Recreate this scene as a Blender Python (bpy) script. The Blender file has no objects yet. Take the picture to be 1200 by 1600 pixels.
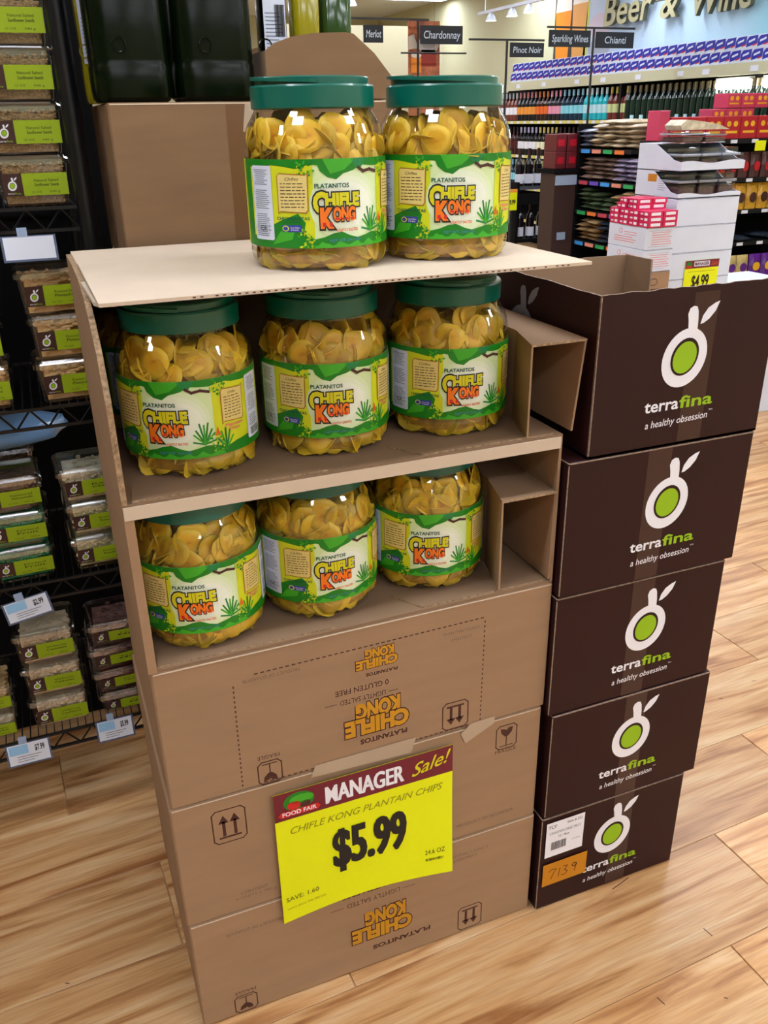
import bpy, bmesh, math, random
from mathutils import Vector, Matrix
from mathutils.geometry import tessellate_polygon
random.seed(7)
PI = math.pi
C = bpy.context.scene.collection
S = bpy.context.scene

# ------------------------------------------------------------------ camera
CF, CP = 1337.3, Vector((-0.0578, -1.1309, 1.5656))
CA, CB, CR = 0.37462, 0.43043, -0.01892
FWD = Vector((math.sin(CA)*math.cos(CB), math.cos(CA)*math.cos(CB), -math.sin(CB)))
_r = Vector((math.cos(CA), -math.sin(CA), 0)); _u = _r.cross(FWD)
RGT = _r*math.cos(CR) + _u*math.sin(CR); UPV = -_r*math.sin(CR) + _u*math.cos(CR)
cd = bpy.data.cameras.new('camera'); cam = bpy.data.objects.new('camera', cd); C.objects.link(cam)
cd.sensor_fit = 'VERTICAL'; cd.sensor_height = 36; cd.lens = 36*CF/1600; cd.clip_start = .02; cd.clip_end = 80
M = Matrix((RGT, UPV, -FWD)).transposed().to_4x4(); M.translation = CP; cam.matrix_world = M
S.camera = cam
# ------------------------------------------------------------------ world, exposure
w = bpy.data.worlds.new('world'); S.world = w; w.use_nodes = True
w.node_tree.nodes['Background'].inputs[0].default_value = (.8, .88, 1, 1); w.node_tree.nodes['Background'].inputs[1].default_value = .4
vs = S.view_settings; vs.view_transform = 'Standard'; vs.look = 'None'; vs.gamma = 1; vs.use_curve_mapping = False
vs.exposure = 0.9
LAMP = 13.5          # emission of every ceiling fixture's diffuser
S.cycles.max_bounces = 7; S.cycles.transparent_max_bounces = 14; S.cycles.diffuse_bounces = 3; S.cycles.glossy_bounces = 3
S.cycles.sample_clamp_indirect = 4; S.cycles.caustics_reflective = False; S.cycles.caustics_refractive = False

# ------------------------------------------------------------------ materials
def lin(c):
    return tuple((x/255/12.92 if x/255 <= .04045 else ((x/255+.055)/1.055)**2.4) for x in c)
def mat(name, rgb, rough=.6, metal=0, noise=0, scale=30, bump=0, bscale=200, stretch=None, emit=0, coat=0, spec=.5, rnd=0):
    m = bpy.data.materials.new(name); m.use_nodes = True; nt = m.node_tree; N = nt.nodes; L = nt.links
    b = N['Principled BSDF']; c = lin(rgb)
    b.inputs['Base Color'].default_value = (*c, 1); b.inputs['Roughness'].default_value = rough
    b.inputs['Metallic'].default_value = metal; b.inputs['Specular IOR Level'].default_value = spec
    if coat: b.inputs['Coat Weight'].default_value = coat; b.inputs['Coat Roughness'].default_value = .08
    if emit:
        b.inputs['Emission Color'].default_value = (*c, 1); b.inputs['Emission Strength'].default_value = emit
    if noise or bump or rnd:
        tc = N.new('ShaderNodeTexCoord'); mp = N.new('ShaderNodeMapping'); L.new(tc.outputs['Object'], mp.inputs[0])
        if stretch: mp.inputs['Scale'].default_value = stretch
        oi = N.new('ShaderNodeObjectInfo')
    if noise:
        n = N.new('ShaderNodeTexNoise'); n.inputs['Scale'].default_value = scale; n.inputs['Detail'].default_value = 5
        L.new(mp.outputs[0], n.inputs['Vector'])
        r = N.new('ShaderNodeValToRGB'); r.color_ramp.elements[0].position = .3; r.color_ramp.elements[1].position = .7
        r.color_ramp.elements[0].color = (*[x*(1-noise) for x in c], 1); r.color_ramp.elements[1].color = (*[min(1, x*(1+noise*.6)) for x in c], 1)
        L.new(n.outputs['Fac'], r.inputs[0]); out = r.outputs[0]
        if rnd:
            hs = N.new('ShaderNodeHueSaturation'); mr = N.new('ShaderNodeMapRange')
            mr.inputs[3].default_value = 1-rnd; mr.inputs[4].default_value = 1+rnd
            L.new(oi.outputs['Random'], mr.inputs[0]); L.new(mr.outputs[0], hs.inputs['Value']); L.new(out, hs.inputs['Color']); out = hs.outputs[0]
        L.new(out, b.inputs['Base Color'])
    if bump:
        n2 = N.new('ShaderNodeTexNoise'); n2.inputs['Scale'].default_value = bscale; n2.inputs['Detail'].default_value = 3
        L.new(mp.outputs[0], n2.inputs['Vector'])
        bp = N.new('ShaderNodeBump'); bp.inputs['Strength'].default_value = bump; bp.inputs['Distance'].default_value = .002
        L.new(n2.outputs['Fac'], bp.inputs['Height']); L.new(bp.outputs[0], b.inputs['Normal'])
    return m
def film(name, tint=(1, 1, 1), rough=.04, ior=1.5, gain=1.0):
    """thin clear plastic: see-through, with a Schlick mirror term that is the same from both sides"""
    m = bpy.data.materials.new(name); m.use_nodes = True; nt = m.node_tree; N = nt.nodes; L = nt.links
    N.remove(N['Principled BSDF']); o = N['Material Output']
    t = N.new('ShaderNodeBsdfTransparent'); t.inputs[0].default_value = (*tint, 1)
    g = N.new('ShaderNodeBsdfGlossy'); g.inputs['Roughness'].default_value = rough
    f = N.new('ShaderNodeLayerWeight'); pw = N.new('ShaderNodeMath'); pw.operation = 'POWER'; pw.inputs[1].default_value = 5; L.new(f.outputs['Facing'], pw.inputs[0])
    mm = N.new('ShaderNodeMath'); mm.operation = 'MULTIPLY_ADD'; mm.use_clamp = True; mm.inputs[1].default_value = .9; mm.inputs[2].default_value = .045*gain
    L.new(pw.outputs[0], mm.inputs[0]); mx = N.new('ShaderNodeMixShader'); src = mm.outputs[0]
    L.new(src, mx.inputs[0]); L.new(t.outputs[0], mx.inputs[1]); L.new(g.outputs[0], mx.inputs[2]); L.new(mx.outputs[0], o.inputs[0])
    return m
def wood_floor():
    m = bpy.data.materials.new('oak_plank'); m.use_nodes = True; nt = m.node_tree; N = nt.nodes; L = nt.links; b = N['Principled BSDF']
    tc = N.new('ShaderNodeTexCoord'); oi = N.new('ShaderNodeObjectInfo')
    sc = N.new('ShaderNodeVectorMath'); sc.operation = 'SCALE'; sc.inputs['Scale'].default_value = 37; L.new(oi.outputs['Random'], sc.inputs[0])
    ad = N.new('ShaderNodeVectorMath'); ad.operation = 'ADD'; L.new(tc.outputs['Object'], ad.inputs[0]); L.new(sc.outputs[0], ad.inputs[1])
    def nz(scale, st, det=6, dist=0):
        mp = N.new('ShaderNodeMapping'); mp.inputs['Scale'].default_value = st; L.new(ad.outputs[0], mp.inputs[0])
        n = N.new('ShaderNodeTexNoise'); n.inputs['Scale'].default_value = scale; n.inputs['Detail'].default_value = det
        n.inputs['Distortion'].default_value = dist; L.new(mp.outputs[0], n.inputs['Vector']); return n
    a = nz(2.2, (1, 11, 1), 8, .9); c = nz(9, (1, 22, 1), 6, .3)
    r = N.new('ShaderNodeValToRGB'); e = r.color_ramp.elements
    e[0].position = .33; e[0].color = (*lin((158, 104, 58)), 1); e[1].position = .68; e[1].color = (*lin((220, 184, 138)), 1)
    k = e.new(.5); k.color = (*lin((206, 158, 106)), 1)
    L.new(a.outputs['Fac'], r.inputs[0])
    r2 = N.new('ShaderNodeValToRGB'); r2.color_ramp.elements[0].position = .3; r2.color_ramp.elements[0].color = (.62, .5, .42, 1)
    r2.color_ramp.elements[1].position = .56; r2.color_ramp.elements[1].color = (1, 1, 1, 1); L.new(c.outputs['Fac'], r2.inputs[0])
    mx = N.new('ShaderNodeMix'); mx.data_type = 'RGBA'; mx.blend_type = 'MULTIPLY'; mx.inputs[0].default_value = .5
    L.new(r.outputs[0], mx.inputs[6]); L.new(r2.outputs[0], mx.inputs[7])
    hs = N.new('ShaderNodeHueSaturation'); mr = N.new('ShaderNodeMapRange'); mr.inputs[3].default_value = .82; mr.inputs[4].default_value = 1.12
    L.new(oi.outputs['Random'], mr.inputs[0]); L.new(mr.outputs[0], hs.inputs['Value']); L.new(mx.outputs[2], hs.inputs['Color'])
    L.new(hs.outputs[0], b.inputs['Base Color']); b.inputs['Roughness'].default_value = .3
    bp = N.new('ShaderNodeBump'); bp.inputs['Strength'].default_value = .25; bp.inputs['Distance'].default_value = .001
    L.new(c.outputs['Fac'], bp.inputs['Height']); L.new(bp.outputs[0], b.inputs['Normal'])
    return m
def chip_mat():
    m = bpy.data.materials.new('fried_plantain'); m.use_nodes = True; nt = m.node_tree; N = nt.nodes; L = nt.links; b = N['Principled BSDF']
    tc = N.new('ShaderNodeTexCoord'); ln = N.new('ShaderNodeVectorMath'); ln.operation = 'LENGTH'; L.new(tc.outputs['Object'], ln.inputs[0])
    n = N.new('ShaderNodeTexNoise'); n.inputs['Scale'].default_value = 130; n.inputs['Detail'].default_value = 4; L.new(tc.outputs['Object'], n.inputs['Vector'])
    mu = N.new('ShaderNodeMath'); mu.operation = 'MULTIPLY_ADD'; mu.inputs[1].default_value = .018; L.new(n.outputs['Fac'], mu.inputs[0]); L.new(ln.outputs['Value'], mu.inputs[2])
    r = N.new('ShaderNodeValToRGB'); e = r.color_ramp.elements; e[0].position = .0; e[1].position = 1
    mr = N.new('ShaderNodeMapRange'); mr.inputs[1].default_value = .006; mr.inputs[2].default_value = .034; L.new(mu.outputs[0], mr.inputs[0]); L.new(mr.outputs[0], r.inputs[0])
    e[0].color = (*lin((204, 124, 20)), 1); e[1].color = (*lin((246, 208, 56)), 1); k = e.new(.3); k.color = (*lin((236, 176, 28)), 1)
    oi = N.new('ShaderNodeObjectInfo'); hs = N.new('ShaderNodeHueSaturation'); mv = N.new('ShaderNodeMapRange'); mv.inputs[3].default_value = .62; mv.inputs[4].default_value = 1.1
    L.new(oi.outputs['Random'], mv.inputs[0]); L.new(mv.outputs[0], hs.inputs['Value']); L.new(r.outputs[0], hs.inputs['Color'])
    L.new(hs.outputs[0], b.inputs['Base Color']); b.inputs['Roughness'].default_value = .45
    bp = N.new('ShaderNodeBump'); bp.inputs['Strength'].default_value = .5; bp.inputs['Distance'].default_value = .001
    L.new(n.outputs['Fac'], bp.inputs['Height']); L.new(bp.outputs[0], b.inputs['Normal'])
    tl = N.new('ShaderNodeBsdfTranslucent'); L.new(hs.outputs[0], tl.inputs[0]); mx = N.new('ShaderNodeMixShader'); mx.inputs[0].default_value = .08
    L.new(b.outputs[0], mx.inputs[1]); L.new(tl.outputs[0], mx.inputs[2]); L.new(mx.outputs[0], N['Material Output'].inputs[0])
    return m
MT = {}
def m_(name, *a, **k):
    if name not in MT: MT[name] = mat(name, *a, **k)
    return MT[name]
KRAFT = m_('kraft_card', (160, 128, 98), .8, noise=.07, scale=6, bump=.12, bscale=500, stretch=(1, 1, 6), rnd=.04)
KSHADE = m_('kraft_shaded', (128, 98, 68), .85, noise=.1, scale=6, bump=.1, bscale=500, stretch=(1, 1, 6))  # kraft darkened in its colour for the shade behind the top jars
KIN = m_('kraft_inner', (138, 110, 84), .85, noise=.1, scale=8, bump=.1, bscale=400)
KPALE = m_('kraft_pale_lit', (210, 192, 170), .8, noise=.06, scale=10)  # pale inner card, its colour lightened further for the light from above
KEDGE = m_('kraft_edge', (168, 140, 108), .9, noise=.5, scale=160)
BROWN = m_('brown_print_card', (44, 16, 18), .55, spec=.25, noise=.1, scale=5, bump=.08, bscale=300)
BEDGE = m_('brown_card_edge', (150, 128, 112), .9, noise=.4, scale=120)
CTAPE = mat('clear_tape', (54, 28, 27), .3); PTAPE = mat('clear_parcel_tape', (178, 158, 136), .12, coat=.6)
INK = m_('brown_ink', (74, 38, 30), .7); GOLD = m_('gold_ink', (198, 142, 22), .7); INKG = m_('grey_ink', (118, 92, 74), .8)
WHITE = m_('white_ink', (238, 240, 250), .5); LIME = m_('lime_ink', (146, 190, 10), .5); LIMELAB = m_('lime_label', (150, 178, 14), .45)
YEL = m_('sign_yellow', (234, 244, 0), .45); MAROON = m_('sign_maroon', (112, 22, 44), .5); BLACK = m_('black_ink', (18, 18, 20), .6)
GREY = m_('grey_print', (120, 124, 140), .7); DGREEN = m_('leaf_green', (16, 128, 24), .4); MGREEN = m_('leaf_bright', (62, 172, 38), .4)
TEALG = m_('leaf_teal', (18, 130, 70), .4)
LABP = m_('label_pale', (214, 236, 176), .4); LABY = m_('label_yellow', (212, 220, 30), .4); PARCH = m_('parchment', (226, 206, 128), .5)
PARCHE = m_('parchment_edge', (168, 112, 34), .5); ORANGE = m_('orange_ink', (232, 88, 24), .5); RED = m_('red_ink', (206, 30, 34), .5)
LOGOY = m_('logo_yellow', (214, 208, 20), .5); BADGE = m_('blue_badge', (48, 62, 160), .5); TXTG = m_('text_green', (14, 88, 70), .5)
STRIP = m_('white_strip', (214, 222, 240), .5); LBLUE = m_('text_blue', (70, 130, 170), .5); PINK = m_('pink_ink', (230, 110, 120), .5)
GLASSJ = film('jar_plastic', (.99, .995, .98), .025, 1.5, 2.2); CLAM = film('clamshell_plastic', (.96, .97, .98), .07, 1.5, 2.2); CLIDM = film('clamshell_lid', (.82, .86, .9), .12, 1.5, 6)
LID = m_('teal_lid', (0, 98, 84), .3, coat=.3)
CHIP = chip_mat(); CHIPD = m_('chip_core', (186, 136, 40), .7, noise=.4, scale=60, bump=.5, bscale=60)
BMET = m_('black_wire', (8, 9, 14), .35, spec=.4); CARD = m_('price_card', (226, 232, 246), .6); CARDB = m_('card_blue', (150, 200, 240), .6)
WCARD = m_('white_card', (216, 226, 244), .6, noise=.05, scale=5); WALLM = m_('cream_paint', (206, 204, 168), .8, noise=.03, scale=2)
CEILM = m_('ceiling_paint', (220, 224, 226), .9); FLOORM = m_('sub_floor', (196, 156, 112), .35, noise=.2, scale=3, stretch=(1, 8, 1)); PLANK = wood_floor()
DARKM = m_('black_panel', (6, 6, 9), .8, spec=.15); SHELFM = m_('black_shelf', (12, 13, 18), .6, spec=.3)

# ------------------------------------------------------------------ mesh helpers
def me(name, verts, faces, mats, idx=None, smooth=False):
    d = bpy.data.meshes.new(name); d.from_pydata([tuple(v) for v in verts], [], faces)
    for m in (mats if isinstance(mats, (list, tuple)) else [mats]): d.materials.append(m)
    if idx: d.polygons.foreach_set('material_index', idx)
    if smooth: d.polygons.foreach_set('use_smooth', [True]*len(d.polygons))
    d.update(); return d
def ob(name, data, parent=None, loc=None, rz=None, kind=None, label=None):
    o = bpy.data.objects.new(name, data); C.objects.link(o)
    if parent: o.parent = parent
    if loc is not None: o.location = loc
    if rz is not None: o.rotation_euler[2] = rz
    if kind: o['kind'] = kind
    if label: o['label'] = label
    return o
def thing(name, label, cat, loc=(0, 0, 0), rz=0, group=None, data=None):
    o = ob(name, data, None, loc, rz); o['label'] = label; o['category'] = cat
    if group: o['group'] = group
    return o
ORD = ['first', 'second', 'third', 'fourth', 'fifth', 'sixth', 'seventh', 'eighth', 'ninth', 'tenth', 'eleventh', 'twelfth', 'thirteenth', 'fourteenth', 'fifteenth', 'sixteenth', 'seventeenth', 'eighteenth', 'nineteenth']
ORD += [('twentieth' if k == 0 else 'twenty-'+ORD[k-1]) for k in range(10)]+[('thirtieth' if k == 0 else 'thirty-'+ORD[k-1]) for k in range(10)]+[('fortieth' if k == 0 else 'forty-'+ORD[k-1]) for k in range(10)]
class MB:
    def __init__(s): s.v = []; s.f = []; s.m = []; s.mats = []
    def mi(s, m):
        if m not in s.mats: s.mats.append(m)
        return s.mats.index(m)
    def add(s, vs, fs, m):
        n = len(s.v); k = s.mi(m); s.v += [tuple(v) for v in vs]; s.f += [tuple(i+n for i in f) for f in fs]; s.m += [k]*len(fs); return s
    def box(s, x0, y0, z0, x1, y1, z1, m, c=0):
        if c <= 0:
            s.add([(x0, y0, z0), (x1, y0, z0), (x1, y1, z0), (x0, y1, z0), (x0, y0, z1), (x1, y0, z1), (x1, y1, z1), (x0, y1, z1)],
                  [(0, 3, 2, 1), (4, 5, 6, 7), (0, 1, 5, 4), (1, 2, 6, 5), (2, 3, 7, 6), (3, 0, 4, 7)], m)
        else:
            bm = bmesh.new(); bmesh.ops.create_cube(bm, size=1)
            for v in bm.verts: v.co = Vector(((x0+x1)/2+v.co.x*(x1-x0), (y0+y1)/2+v.co.y*(y1-y0), (z0+z1)/2+v.co.z*(z1-z0)))
            bmesh.ops.bevel(bm, geom=bm.edges[:], offset=c, segments=1, affect='EDGES')
            bm.verts.index_update(); s.add([v.co[:] for v in bm.verts], [tuple(v.index for v in f.verts) for f in bm.faces], m); bm.free()
        return s
    def prism(s, pts, a, b, axis, m, medge=None):
        # pts 2D polygon extruded along axis from a to b
        def P(u, v, t): return {0: (t, u, v), 1: (u, t, v), 2: (u, v, t)}[axis]
        n = len(pts); vs = [P(u, v, a) for u, v in pts]+[P(u, v, b) for u, v in pts]
        tr = tessellate_polygon([[Vector((u, v, 0)) for u, v in pts]])
        s.add(vs, [tuple(t) for t in tr]+[tuple(i+n for i in t)[::-1] for t in tr], m)
        s.add(vs, [(i, (i+1) % n, (i+1) % n+n, i+n) for i in range(n)], medge or m); return s
    def tube(s, p, q, r, m, n=6):
        p = Vector(p); q = Vector(q); d = (q-p).normalized(); a = d.orthogonal().normalized(); b = d.cross(a)
        vs = [(o+a*r*math.cos(2*PI*i/n)+b*r*math.sin(2*PI*i/n)) for o in (p, q) for i in range(n)]
        s.add(vs, [(i, (i+1) % n, (i+1) % n+n, i+n) for i in range(n)]+[tuple(range(n))[::-1], tuple(range(n, 2*n))], m); return s
    def lathe(s, prof, m, n=32, mats=None, cx=0, cy=0, cap=True):
        vs = [(cx+r*math.cos(2*PI*i/n), cy+r*math.sin(2*PI*i/n), z) for r, z in prof for i in range(n)]
        for j in range(len(prof)-1):
            s.add(vs[j*n:(j+2)*n], [(i, (i+1) % n, (i+1) % n+n, i+n) for i in range(n)], mats[j] if mats else m)
        if cap:
            s.add(vs[:n], [tuple(range(n))[::-1]], mats[0] if mats else m); s.add(vs[-n:], [tuple(range(n))], mats[-1] if mats else m)
        return s
    def mesh(s, name, smooth=False):
        d = me(name, s.v, s.f, s.mats, s.m, smooth)
        return d
    def ob(s, name, parent=None, loc=None, rz=None, smooth=False, kind=None, label=None, weld=False, sharp=35):
        d = s.mesh(name, smooth)
        if weld:
            bm = bmesh.new(); bm.from_mesh(d); bmesh.ops.remove_doubles(bm, verts=bm.verts[:], dist=1e-5); bm.to_mesh(d); bm.free()
        if smooth: d.set_sharp_from_angle(angle=math.radians(sharp))
        return ob(name, d, parent, loc, rz, kind, label)
def struct(name, mb, **k): return mb.ob(name, kind='structure', **k)

# ------------------------------------------------------------------ flat print (lettering, emblems)
_T = {}
def text_mesh(s, bold=0.0, res=3):
    k = (s, bold, res)
    if k not in _T:
        c = bpy.data.curves.new('t', 'FONT'); c.body = s; c.size = 1; c.offset = bold; c.resolution_u = res; c.fill_mode = 'FRONT'
        o = bpy.data.objects.new('t', c); d = bpy.data.meshes.new_from_object(o)
        vs = [(v.co.x, v.co.y) for v in d.vertices]; fs = [tuple(p.vertices) for p in d.polygons]
        bpy.data.objects.remove(o); bpy.data.curves.remove(c); bpy.data.meshes.remove(d)
        _T[k] = (vs, fs)
    return _T[k]
class Print:
    def __init__(s, eps=.0003): s.t = []; s.eps = eps; s.xf = lambda u, v: (u, v)
    def tri(s, pts, fs, m, l):
        for f in fs:
            for i in range(1, len(f)-1):
                s.t.append(([s.xf(*pts[f[0]]), s.xf(*pts[f[i]]), s.xf(*pts[f[i+1]])], m, l))
    def poly(s, pts, m, l=1):
        s.tri(pts, [tuple(t) for t in tessellate_polygon([[Vector((a, b, 0)) for a, b in pts]])], m, l); return s
    def rect(s, x0, y0, x1, y1, m, l=1): return s.poly([(x0, y0), (x1, y0), (x1, y1), (x0, y1)], m, l)
    def ell(s, cx, cy, rx, ry, m, l=1, rot=0, n=28):
        c, d = math.cos(rot), math.sin(rot)
        return s.poly([(cx+rx*math.cos(a)*c-ry*math.sin(a)*d, cy+rx*math.cos(a)*d+ry*math.sin(a)*c) for a in [2*PI*i/n for i in range(n)]], m, l)
    def line(s, pts, w, m, l=1):
        for a, b in zip(pts, pts[1:]):
            d = Vector((b[0]-a[0], b[1]-a[1]))
            if d.length < 1e-7: continue
            d.normalize(); n = Vector((-d.y, d.x))*w/2; e = d*w/2
            s.poly([(a[0]-e.x+n.x, a[1]-e.y+n.y), (a[0]-e.x-n.x, a[1]-e.y-n.y), (b[0]+e.x-n.x, b[1]+e.y-n.y), (b[0]+e.x+n.x, b[1]+e.y+n.y)], m, l)
        return s
    def frame(s, x0, y0, x1, y1, w, m, l=1, r=.004):
        p = [(x0+r, y0), (x1-r, y0), (x1, y0+r), (x1, y1-r), (x1-r, y1), (x0+r, y1), (x0, y1-r), (x0, y0+r), (x0+r, y0)]
        return s.line(p, w, m, l)
    def text(s, t, x0, y, x1, h, m, l=2, bold=0, shear=0, rot=0, outline=None, ow=.03, arc=0, strike=0, sd=.03):
        """text fitted between x0 and x1, cap height h, baseline y; rot=PI turns it about the box centre"""
        vs, fs = text_mesh(t, bold)
        if not vs: return s
        a = min(v[0] for v in vs); b = max(v[0] for v in vs); sx = (x1-x0)/(b-a); sy = h/.69
        def place(v):
            u = x0+(v[0]-a)*sx+shear*v[1]*sy; q = y+v[1]*sy + arc*((v[0]-a)/(b-a)-.5)*(x1-x0)
            if rot:
                cx, cy = (x0+x1)/2, y+h/2; c, d = math.cos(rot), math.sin(rot); du, dq = u-cx, q-cy
                u, q = cx+du*c-dq*d, cy+du*d+dq*c
            return (u, q)
        if outline:
            v2, f2 = text_mesh(t, bold+ow); s.tri([place(v) for v in v2], f2, outline, l); l += 1
        for k in range(-strike, strike+1):
            s.tri([(a_+k*sd*h, b_) for a_, b_ in map(place, vs)], fs, m, l+.12*abs(k)+(.06 if k < 0 else 0))
        return s
    def build(s, name, fn, parent=None, maxedge=None, kind=None, label=None, **k):
        mb = MB(); pend = list(s.t); out = []
        while pend:
            t, m, l = pend.pop()
            if maxedge:
                e = [abs(t[i][0]-t[(i+1) % 3][0]) for i in range(3)]; j = e.index(max(e))
                if e[j] > maxedge:
                    a, b, c = t[j], t[(j+1) % 3], t[(j+2) % 3]; q = ((a[0]+b[0])/2, (a[1]+b[1])/2)
                    pend.append(([a, q, c], m, l)); pend.append(([q, b, c], m, l)); continue
            out.append((t, m, l))
        for t, m, l in out: mb.add([fn(u, v, l*s.eps) for u, v in t], [(0, 1, 2)], m)
        return mb.ob(name, parent, kind=kind, label=label, **k)
def fr(x, y, z):      # plane facing -Y
    return lambda u, v, l: (x+u, y-l, z+v)
def lf(x, y, z):      # plane facing -X, u runs toward -Y
    return lambda u, v, l: (x-l, y-u, z+v)

# ================================================================== SETTING
XW, YB = 6.35, 15.0
f = MB().box(-6, -8, -.06, XW, YB, -.004, FLOORM); floor = struct('floor', f)
tanr = math.tan(math.radians(2.6)); PWD, PL = .245, 1.26
plk = MB().box(0.0006, .0006, -.006, PL-.0006, PWD-.0006, 0, PLANK, c=.0009).mesh('plank')
rr = random.Random(3)
for row in range(-9, 15):
    off = {-1: (1.235-.0) % PL}.get(row, rr.random()*PL)
    for k in range(-2, 5):
        x = off+k*PL; y = -.045-PWD+row*PWD+PWD+tanr*x-.0
        if x < -2.6 or (row < -3 and x > 3): continue
        o = ob('plank', plk, floor, (x, y, 0), math.radians(2.6))
scr = Print(.0004)
for x, y, dx, dy in ((.905, -.03, .05, .012), (1.02, -.19, .004, -.02), (.83, -.28, .004, -.016), (-.24, .2, .006, -.003), (.95, -.33, .004, -.003), (1.75, .45, .012, -.004), (1.6, .42, .01, -.003), (1.35, .34, .01, 0)):
    scr.line([(x, y), (x+dx, y+dy)], .0022, INK, 1)
scr.build('floor_scratches', lambda u, v, l: (u, v, .0003), floor, kind='stuff')
CZ = 3.18
struct('ceiling', MB().box(-6, -8, CZ, XW, YB, CZ+.05, CEILM))
struct('wall_right', MB().box(XW, -8, 0, XW+.1, YB, CZ, WALLM))
struct('wall_back', MB().box(-6, YB, 0, XW, YB+.1, CZ, WALLM))
struct('wall_left', MB().box(-6.1, -8, 0, -6, YB, CZ, WALLM))
struct('wall_front', MB().box(-6, -8.1, 0, XW, -8, CZ, WALLM))
LAMPM = mat('lamp_diffuser', (238, 244, 255), .5, emit=LAMP)
lf_frame = MB().box(-.62, -.16, CZ-.05, .62, -.14, CZ-.002, WCARD).box(-.62, .14, CZ-.05, .62, .16, CZ-.002, WCARD).box(-.64, -.16, CZ-.05, -.62, .16, CZ-.002, WCARD).box(.62, -.16, CZ-.05, .64, .16, CZ-.002, WCARD).mesh('lamp_frame')
lf_diff = MB().box(-.618, -.138, CZ-.042, .618, .138, CZ-.03, LAMPM).mesh('lamp_diffuser')
for iy, y in enumerate((-6.4, -4.6, -2.6, -.3, 2.2, 4.6, 7.0, 9.4, 12.0)):
    for ix in range(6):
        x = -4.3+ix*1.98
        if x < (-.5 if y < -1 or y > 1 else -2.4): continue
        t = thing('ceiling_light', f'long white fluorescent ceiling light, {ORD[ix]} from the left in the {ORD[iy]} row', 'ceiling light', (x, y, 0), 0, 'rows of fluorescent ceiling lights')
        ob('lamp_frame', lf_frame, t); ob('lamp_diffuser', lf_diff, t)

# ================================================================== JARS
JR = .101
def chip_mesh(seed, r=.0225):
    q = random.Random(seed); n = 13; vs = []; th = .0016
    a1, a2, p1, p2 = q.uniform(.001, .004), q.uniform(.0, .0025), q.random()*6, q.random()*6
    def h(rad, a): return a1*(rad/r)**2*math.cos(2*a+p1)+a2*(rad/r)*math.cos(a+p2)
    for sgn in (1, -1):
        vs.append((0, 0, sgn*th/2))
        for k, rad in enumerate((.55, 1.0)):
            for i in range(n):
                a = 2*PI*i/n; rd = r*rad*(1+.06*math.sin(3*a+p2)*rad)
                vs.append((rd*math.cos(a), rd*math.sin(a), h(rd, a)+sgn*th/2*(1 if k == 0 else .6)))
    N1 = 1+2*n; fs = []
    for s0, fl in ((0, 0), (N1, 1)):
        for i in range(n):
            j = (i+1) % n; t = (s0, s0+1+i, s0+1+j); qd = (s0+1+i, s0+1+n+i, s0+1+n+j, s0+1+j)
            fs.append(t[::-1] if fl else t); fs.append(qd[::-1] if fl else qd)
    for i in range(n):
        j = (i+1) % n; fs.append((1+n+i, N1+1+n+i, N1+1+n+j, 1+n+j))
    return vs, fs
CH = [chip_mesh(i, .0225+.002*math.sin(i*2.1)) for i in range(9)]
CHM = [me('plantain_chip', v, f, CHIP, smooth=True) for v, f in CH]
prof = [(.060, .003), (.082, .0), (.093, .004), (.099, .013), (.101, .024), (.1000, .030), (.1000, .150), (.1010, .156), (.1008, .166), (.0985, .178), (.094, .190), (.0875, .2), (.0835, .207), (.0825, .213)]
JARB = MB().lathe(prof, GLASSJ, 48, cap=False).add([(.060*math.cos(2*PI*i/48), .060*math.sin(2*PI*i/48), .003) for i in range(48)], [tuple(range(48))[::-1]], GLASSJ)
lidp = [(.0835, .2095), (.0865, .211), (.0868, .2365), (.0855, .239), (.079, .2395)]
LIDB = MB().lathe(lidp, LID, 48)
CAPB = MB().lathe([(.0795, .2392), (.0795, .2475), (.078, .249), (.066, .2495), (.064, .2475)], LID, 40)
HANB = MB()
for i in range(24):                                                 # carrying handle: an arc lying on the lid and lifting to one side
    def hp(t, r): a = PI*(.02+.96*t)-PI/2; return (r*math.cos(a), r*math.sin(a), .2395+.0115*(1-t)+.0005)
    a, b = i/24, (i+1)/24; P = [hp(a, .0855), hp(b, .0855), hp(b, .0735), hp(a, .0735)]
    Q = [(x, y, z+.0045) for x, y, z in P]; HANB.add(P+Q, [(0, 3, 2, 1), (4, 5, 6, 7), (0, 1, 5, 4), (2, 3, 7, 6), (1, 2, 6, 5), (3, 0, 4, 7)], LID)
JM = [JARB.mesh('jar_body', True), LIDB.mesh('lid', True), CAPB.mesh('lid_cap', True), HANB.mesh('lid_handle')]
for d in JM[1:]: d.set_sharp_from_angle(angle=math.radians(40))
LABB = MB().lathe([(JR+.0004, .033), (JR+.0004, .148)], LABP, 64, cap=False).mesh('label', True)
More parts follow.
